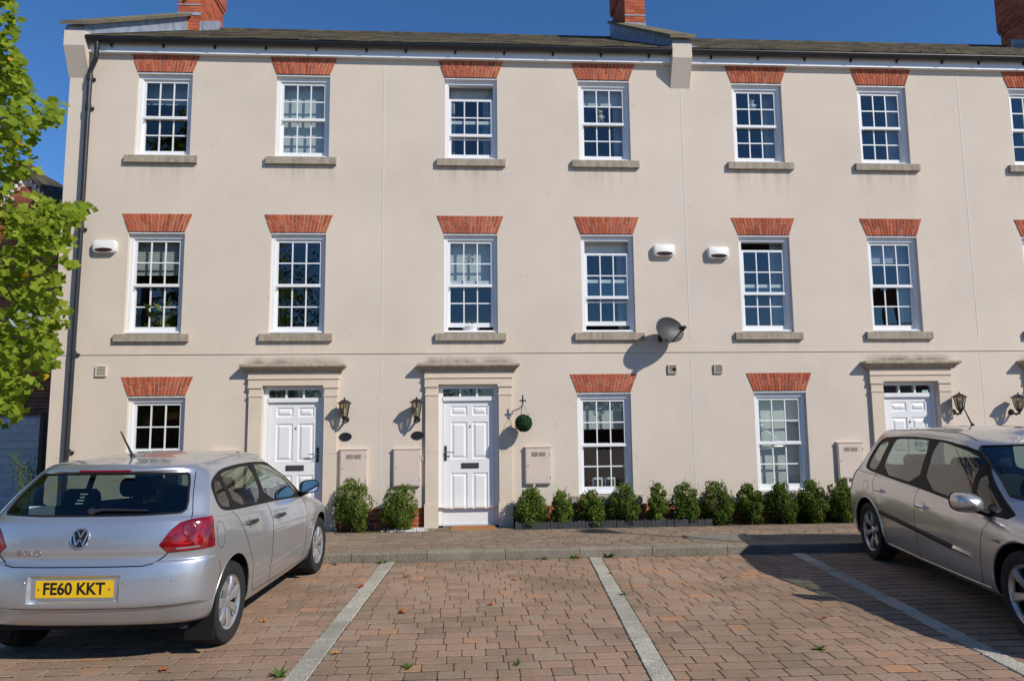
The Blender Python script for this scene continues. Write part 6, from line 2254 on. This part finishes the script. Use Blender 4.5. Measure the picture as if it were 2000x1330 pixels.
# rear window black border
HC.line(REARW, 'rear', 1, .010, 'window_seal', M['trim'], polo, off=-.004, closed=True)
for sg in (1, -1):
    HC.line(DLO, 'side', sg, .006, 'window_seal', M['trim'], polo, off=-.002, closed=True)
    # door seams
    HC.line([(.01, .965), (.075, .91), (.17, .80), (.30, .62), (.385, .50), (.41, .33), (.46, .275), (1.0, .262), (1.06, .262)], 'side', sg, .0032, 'panel_gap', None, polo)
    HC.line([(.765, .945), (.80, .88), (.835, .78), (.845, .55), (.84, .263)], 'side', sg, .0032, 'panel_gap', None, polo)
    HC.line([(1.06, .262), (1.86, .262), (1.90, .35), (1.905, .60), (1.885, .77), (1.83, .88)], 'side', sg, .0032, 'panel_gap', None, polo)
    door_handle(polo, HC, .33, .838, sg, M['black_plastic'], M['paint_silver'])
    door_handle(polo, HC, 1.03, .80, sg, M['black_plastic'], M['paint_silver'])
    # bumper seam behind the arch
    HC.line([(-.30, .660), (-.27, .60), (-.30, .50)], 'side', sg, .003, 'panel_gap', None, polo)
    # arch lip
    HC.line([(0 + (AR + .004) * math.cos(t), ZC + (AR + .004) * math.sin(t)) for t in [math.pi * (k / 20) for k in range(21)]], 'side', sg, .006, 'arch_lip', M['paint_silver'], polo, off=-.003)
    HC.line([(2.47 + (AR + .004) * math.cos(t), ZC + (AR + .004) * math.sin(t)) for t in [math.pi * (k / 20) for k in range(21)]], 'side', sg, .006, 'arch_lip', M['paint_silver'], polo, off=-.003)
    # pressed crease low on the doors
    HC.line([(.43, .415), (1.0, .405), (1.9, .43)], 'side', sg, .006, 'door_crease', M['paint_silver'], polo, off=-.004)
    for y in (0, 2.47):
        make_wheel(polo, sg * .725, y, .298, .175, sg, .188, 7, M['hubcap'], 'cover', .95)
        # mud flap
        mf = MB(); yb = y - .315 if y == 0 else y - .325
        mf.prism([(yb, .42), (yb + .02, .42), (yb - .008, .125), (yb - .032, .12)], 'x', min(sg * .615, sg * .815), max(sg * .615, sg * .815)); mf.build('mud_flap', M['trim'], polo)
HC.line([(.0 + -.27 + .065 * math.cos(2 * math.pi * k / 24) , .835 + .095 * math.sin(2 * math.pi * k / 24)) for k in range(24)], 'side', 1, .0025, 'fuel_flap', None, polo, closed=True)
# tailgate seam and bumper lines
HC.line([(-.580, .762), (-.55, .73), (-.50, .697), (-.44, .685), (.44, .685), (.50, .697), (.55, .73), (.580, .762)], 'rear', 1, .0045, 'tailgate_seam', None, polo)
for sg in (1, -1): HC.line([(sg * .69, .975), (sg * .675, 1.02), (sg * .62, 1.16), (sg * .575, 1.28)], 'rear', 1, .0035, 'tailgate_seam', None, polo)
HC.line([(-.78, .424), (-.4, .417), (.4, .417), (.78, .424)], 'rear', 1, .003, 'bumper_seam', None, polo)
# number plate in its recess
hp_, np_ = HC.hit('rear', 0, .54)
pk = MB(); yb = hp_.y + .032
pk.box(-.325, .325, yb, yb + .012, .445, .642)
vs_ = []                                            # sloping walls from the bumper skin to the back of the recess
ring = [(-.310, .455), (-.15, .455), (0, .455), (.15, .455), (.310, .455), (.310, .54), (.310, .632), (.15, .632), (0, .632), (-.15, .632), (-.310, .632), (-.310, .54)]
for (a, b) in ring:
    h_, n_ = HC.hit('rear', a, b); vs_ += [(a, h_.y - .001, b), (a * .945, yb - .0005, .5435 + (b - .5435) * .80)]
pk.add(vs_, [(2 * k, 2 * ((k + 1) % 12), 2 * ((k + 1) % 12) + 1, 2 * k + 1) for k in range(12)])
pk.build('plate_recess', M['paint_silver'], polo)
pl = MB(); bevel_box(pl, -.26, .26, yb - .006, yb, .487, .598, 0.0005); po_ = pl.build('number_plate', M['plate_yellow'], polo)
car_text('FE60 KKT', .108, 'plate_lettering', M['plate_ink'], po_, Matrix.Translation((-.002, yb - .0068, .5425)) @ Matrix.Rotation(R(90), 4, 'X'), .0005, .93)
for sg in (-1, 1):
    q = MB(); q.lathe([(0, -.004), (.007, -.003), (.008, 0)], (sg * .238, yb - .006, .5425), (0, 1, 0), 10); q.build('plate_screw', M['doormat'], po_)
# emblem: ring with V over W
h, n = HC.hit('rear', 0, .868, 1, .002); f = frame_at(h, n)
em = MB(); em.tube([f @ Vector((.062 * math.cos(2 * math.pi * k / 40), .062 * math.sin(2 * math.pi * k / 40), .004)) for k in range(41)], .006, 8)
for a, b in (((-.024, .050), (-.001, .006)), ((.024, .050), (.001, .006)), ((-.050, .030), (-.024, -.045)), ((-.024, -.045), (.0, -.006)), ((.0, -.006), (.024, -.045)), ((.024, -.045), (.050, .030))):
    em.tube([f @ Vector((a[0], a[1], .004)), f @ Vector((b[0], b[1], .004))], .0058, 6)
eo = em.build('emblem', M['chrome'], polo, smooth=True)
q = MB(); q.lathe([(0, .001), (.058, .001), (.060, -.003)], (0, 0, 0), (0, 0, 1), 32); q.transform(f); q.build('emblem_ground', M['wheel_dark'], eo)
h, n = HC.hit('rear', -.345, .768, 1, .0015)
car_text('POLO', .052, 'model_lettering', M['chrome'], polo, frame_at(h, n), .002, 1.25)
# high brake light, wiper, aerial, sensors
HC.line([(-.185, 1.298), (.185, 1.298)], 'rear', 1, .010, 'brake_light', M['lens'], polo, off=.0)
wp_ = MB(); P = [HC.hit('rear', a, b, 1, .012)[0] for (a, b) in ((.03, 1.030), (.10, 1.040), (.22, 1.036), (.40, 1.030))]
wp_.tube(P, [.016, .010, .008, .006], 6); wp_.build('wiper', M['black_plastic'], polo, smooth=True)
h, n = HC.hit('rear', .02, 1.030, 1, .004)
q = MB(); q.lathe([(0, .022), (.022, .018), (.026, 0)], (0, 0, 0), (0, 0, 1), 14); q.transform(frame_at(h, n)); q.build('wiper_boss', M['black_plastic'], polo, smooth=True)
h, n = HC.hit('top', .0, .02)
ae = MB(); ae.tube([h, h + Vector((-.005, -.015, .03)), h + Vector((-.05, -.10, .20))], [.022, .009, .005], 8); ae.build('aerial', M['black_plastic'], polo, smooth=True)
for a in (-.63, -.335, .335, .63):
    h, n = HC.hit('rear', a, .585, 1, .0005); q = MB(); q.lathe([(0, .004), (.009, .003), (.011, 0)], (0, 0, 0), (0, 0, 1), 12); q.transform(frame_at(h, n)); q.build('parking_sensor', M['hubcap'], polo, smooth=True)
# underside and exhaust
MB().box(-.70, .70, .0, 3.0, .20, .24).build('underbody', M['gap'], polo)
MB().box(-.60, .60, -.50, -.0, .33, .36).build('boot_floor', M['gap'], polo)
q = MB(); q.tube([(.30, -.30, .30), (.30, -.50, .285)], .025, 10); q.build('exhaust', M['wheel_dark'], polo, smooth=True)
side_mirror(polo, HC, 1.80, .965, 1, M['paint_silver'], .80); side_mirror(polo, HC, 1.80, .965, -1, M['paint_silver'], .80)
interior(polo, -.42, 2.1, .66, .88, 1.55, .36, .98, .22, .42)
# paper and sticker in the rear window
q = MB(); q.box(-.46, -.28, -.47, -.465, 1.0, 1.07); q.build('paper', M['net'], polo)
for i, wd in enumerate((.055, .035, .05, .055)):
    h, n = HC.hit('rear', -.11, 1.150 - i * .020, 1, -.008); f = frame_at(h, n)
    q = MB(); q.add([f @ Vector((-wd / 2, -.005, 0)), f @ Vector((wd / 2, -.005, 0)), f @ Vector((wd / 2, .005, 0)), f @ Vector((-wd / 2, .005, 0))], [(0, 1, 2, 3)]); q.build('sticker_line', M['white_thing'], polo)

# ---- the people carrier, nose towards us
mpv_slices = [
    S(.205, .55, -.5, 3.2, .2, .5),
    S(.195, .76, -.63, 3.36, .26, .6),
    S(.235, .845, -.69, 3.44, .30, .75),
    S(.33, .878, -.73, 3.49, .30, .8),
    S(.46, .892, -.75, 3.50, .30, .8),
    S([(-.7, .58), (3.5, .55)], .898, -.745, 3.49, .30, .8),
    S([(-.7, .70), (3.5, .62)], .899, -.715, 3.46, .30, .8),
    S([(-.7, .81), (1, .78), (3.4, .68)], .892, -.69, 3.36, .30, .85),
    S([(-.7, .92), (.5, .89), (1.8, .82), (3.3, .73)], .870, -.655, 3.2, .30, .95),
    S([(-.6, .98), (.5, .95), (1.8, .86), (2.9, .80)], .845, -.62, 3.02, .30, 1.0),
    S([(-.6, 1.01), (.5, .98), (1.8, .90), (2.8, .87)], .824, -.59, 2.80, .30, .75),
    S([(-.5, 1.18), (.5, 1.19), (1.8, 1.15), (2.4, 1.12)], .762, -.455, 2.42, .30, .65),
    S([(-.3, 1.355), (.5, 1.40), (1.5, 1.385), (1.95, 1.32)], .682, -.30, 1.99, .26, .5),
    S([(-.3, 1.415), (.1, 1.442), (.8, 1.462), (1.4, 1.448), (1.9, 1.375)], .628, -.27, 1.88, .22, .45),
    S([(-.3, 1.440), (.1, 1.466), (.8, 1.486), (1.4, 1.472), (1.8, 1.41)], .575, -.26, 1.79, .2, .4),
    S([(-.2, 1.470), (.2, 1.495), (.8, 1.512), (1.4, 1.496), (1.7, 1.45)], .39, -.2, 1.69, .2, .4),
    S([(-.2, 1.482), (.2, 1.505), (.8, 1.522), (1.4, 1.506)], .19, -.17, 1.63, .2, .4),
    S([(-.2, 1.485), (.2, 1.508), (.8, 1.525), (1.4, 1.509)], .0, -.16, 1.61, .2, .4),
]
mpv_taper = [(-.75, .965), (-.3, .99), (.6, 1.0), (1.8, .998), (2.7, .98), (3.5, .93)]
SC_A, SC_B = Vector((4.555, 7.90, 0)), Vector((4.03, 5.02, 0))     # rear and front wheel, near side
d_ = (SC_B - SC_A).normalized(); rgt = Vector((d_.y, -d_.x, 0))
loc = SC_A - rgt * .885
mpv = empty('people_carrier', (loc.x, loc.y, 0), math.atan2(-d_.x, d_.y), local=True)
mpv.scale = (1, 1.09, 1)
tag(mpv, 'warm silver people carrier parked nose towards us at the right edge', 'car', 'parked cars')
MC = Car(mpv_slices, mpv_taper)
AR2, ZC2 = .365, .335
DLO2 = smooth_poly([(-.16, 1.06), (-.12, 1.012), (.2, .985), (1.1, .932), (2.1, .850), (2.50, .825), (2.25, 1.0), (1.98, 1.235), (1.75, 1.345), (1.45, 1.392), (.9, 1.412), (.4, 1.402), (.08, 1.375), (-.03, 1.30)], 1)
GL2 = {'quarter': [(-.09, 1.065), (-.06, 1.03), (.13, 1.012), (.27, 1.372), (.12, 1.352), (.02, 1.29)],
       'rear': [(.27, 1.002), (1.08, .955), (1.13, 1.388), (.9, 1.391), (.44, 1.382), (.40, 1.36)],
       'front': [(1.20, .948), (1.98, .882), (1.96, 1.225), (1.90, 1.258), (1.72, 1.325), (1.45, 1.370), (1.235, 1.386)],
       'corner': [(2.03, .878), (2.38, .852), (2.2, .995), (2.02, 1.175)]}
for sg in (1, -1):
    for k, p in GL2.items(): MC.cut(smooth_poly(p, 1), 'side', sg, 'glass_%s_%d' % (k, sg))
    MC.cut(DLO2, 'side', sg, 'dlo_%d' % sg)
    for y in (0, 2.685): MC.cut(circle(y, ZC2, AR2), 'side', sg, 'hole')
    MC.cut([(sg * a, b) for a, b in [(.60, .76), (.95, .74), (.95, 1.10), (.66, 1.06)]], 'rear', 1, 'lamp_%d' % sg, ymax=-.36)
MC.cut(smooth_poly([(-.62, 1.03), (.62, 1.03), (.54, 1.36), (-.54, 1.36)], 1), 'rear', 1, 'rear_glass')
MC.cut(smooth_poly([(-.72, .90), (.72, .90), (.62, 1.32), (.56, 1.375), (-.56, 1.375), (-.62, 1.32)], 1), 'front', 1, 'front_glass')
MC.extract('body', 'body', M['paint_grey'], mpv)
MC.extract('rear_glass', 'rear_window', M['rear_glass'], mpv, -.002)
MC.extract('front_glass', 'windscreen', M['car_glass'], mpv, -.002)
MC.line(smooth_poly([(-.72, .90), (.72, .90), (.62, 1.32), (.56, 1.375), (-.56, 1.375), (-.62, 1.32)], 1), 'front', 1, .010, 'window_seal', M['trim'], mpv, off=-.003, closed=True)
for sg in (1, -1):
    MC.extract('dlo_%d' % sg, 'window_trim', M['trim'], mpv, -.001)
    for k in GL2: MC.extract('glass_%s_%d' % (k, sg), 'side_window', M['car_glass'], mpv, -.003)
    MC.extract('lamp_%d' % sg, 'tail_light', M['lens'], mpv, .004)
    for y in (0, 2.685):
        arch(MC, mpv, y, ZC2, AR2, sg)
        MC.line([(y + (AR2 + .004) * math.cos(t), ZC2 + (AR2 + .004) * math.sin(t)) for t in [math.pi * (k / 20) for k in range(21)]], 'side', sg, .010, 'arch_lip', M['paint_grey'], mpv, off=-.003)
        make_wheel(mpv, sg * .775, y, .322, .205, sg, .215, 6, M['alloy'], 'alloy', 1.09)
    MC.line(DLO2, 'side', sg, .007, 'window_seal', M['trim'], mpv, off=-.002, closed=True)
    MC.line([(.17, .98), (.155, .90), (.19, .78), (.30, .66), (.42, .50), (.455, .30), (.52, .243), (1.14, .238)], 'side', sg, .0032, 'panel_gap', None, mpv)
    MC.line([(1.13, .925), (1.14, .8), (1.145, .5), (1.14, .238)], 'side', sg, .0032, 'panel_gap', None, mpv)
    MC.line([(1.14, .238), (2.08, .238), (2.16, .30), (2.19, .52), (2.24, .72), (2.32, .82)], 'side', sg, .0032, 'panel_gap', None, mpv)
    MC.line([(.45, .262), (1.2, .252), (2.25, .262)], 'side', sg, .010, 'sill_crease', M['paint_grey'], mpv, off=-.005)
    # rubbing strip with bright end
    MC.line([(.36, .585), (.70, .565), (1.20, .53), (1.80, .49)], 'side', sg, .025, 'rubbing_strip', M['trim'], mpv, off=-.006)
    MC.line([(1.805, .49), (2.05, .473)], 'side', sg, .024, 'strip_end', M['chrome'], mpv, off=-.006)
    door_handle(mpv, MC, .36, .815, sg, M['chrome'], M['paint_grey'])
    door_handle(mpv, MC, 1.29, .77, sg, M['chrome'], M['paint_grey'])
    # side repeater
    h, n = MC.hit('side', 2.40, .66, sg, .001); f = frame_at(h, n)
    q = MB(); q.add([f @ Vector((sg * .05 * a, b, .003)) for a, b in ((-1, .0), (1, .014), (1, -.014))], [(0, 1, 2)]); q.build('side_repeater', M['reflector'], mpv)
    side_mirror(mpv, MC, 2.20, .905, sg, M['paint_grey'], 1.0)
    # roof bar channel
    MC.line([(sg * .56, -.12), (sg * .58, .4), (sg * .58, 1.2), (sg * .56, 1.68)], 'top', 1, .006, 'roof_channel', M['trim'], mpv, off=-.002)
fp = [(-.36 + .055 * math.cos(2 * math.pi * k / 20) * 1.1, .93 + .07 * math.sin(2 * math.pi * k / 20)) for k in range(20)]
MC.line(smooth_poly([(-.09, .77), (.03, .77), (.04, .885), (-.07, .89)], 1), 'side', 1, .0028, 'fuel_flap', None, mpv, closed=True)
MC.line([(-.62, .9), (-.3, .88), (.3, .88), (.62, .9)], 'rear', 1, .004, 'tailgate_seam', None, mpv)
# bonnet, headlights, grille
MC.line([(-.74, 2.72), (-.75, 2.85), (-.70, 3.1), (-.5, 3.3)], 'top', 1, .004, 'bonnet_seam', None, mpv)
MC.line([(.74, 2.72), (.75, 2.85), (.70, 3.1), (.5, 3.3)], 'top', 1, .004, 'bonnet_seam', None, mpv)
MC.line([(-.68, 2.72), (0, 2.80), (.68, 2.72)], 'top', 1, .014, 'scuttle', M['trim'], mpv, off=.0)
for sg in (1, -1): MC.line([(sg * .52, .64), (sg * .68, .66), (sg * .78, .68)], 'front', 1, .05, 'headlight', M['reflector'], mpv, off=-.03)
MC.line([(-.35, .54), (.35, .54)], 'front', 1, .035, 'grille', M['trim'], mpv, off=-.02)
for a in (-.55, .0):
    P = [MC.hit('top', a + t * .5, 2.66 - .02 * t - abs(t) * .06, 1, .012)[0] for t in (0, .35, .7, 1)]
    q = MB(); q.tube(P, [.012, .009, .008, .006], 6); q.build('wiper', M['black_plastic'], mpv, smooth=True)
h, n = MC.hit('top', .0, .6)
q = MB(); q.tube([h, h + Vector((0, -.03, .03)), h + Vector((.02, -.16, .26))], [.02, .008, .004], 8); q.build('aerial', M['black_plastic'], mpv, smooth=True)
MB().box(-.78, .78, -.45, 3.2, .21, .25).build('underbody', M['gap'], mpv)
interior(mpv, -.4, 2.45, .70, .87, 1.85, .37, 1.28, .42, .48)
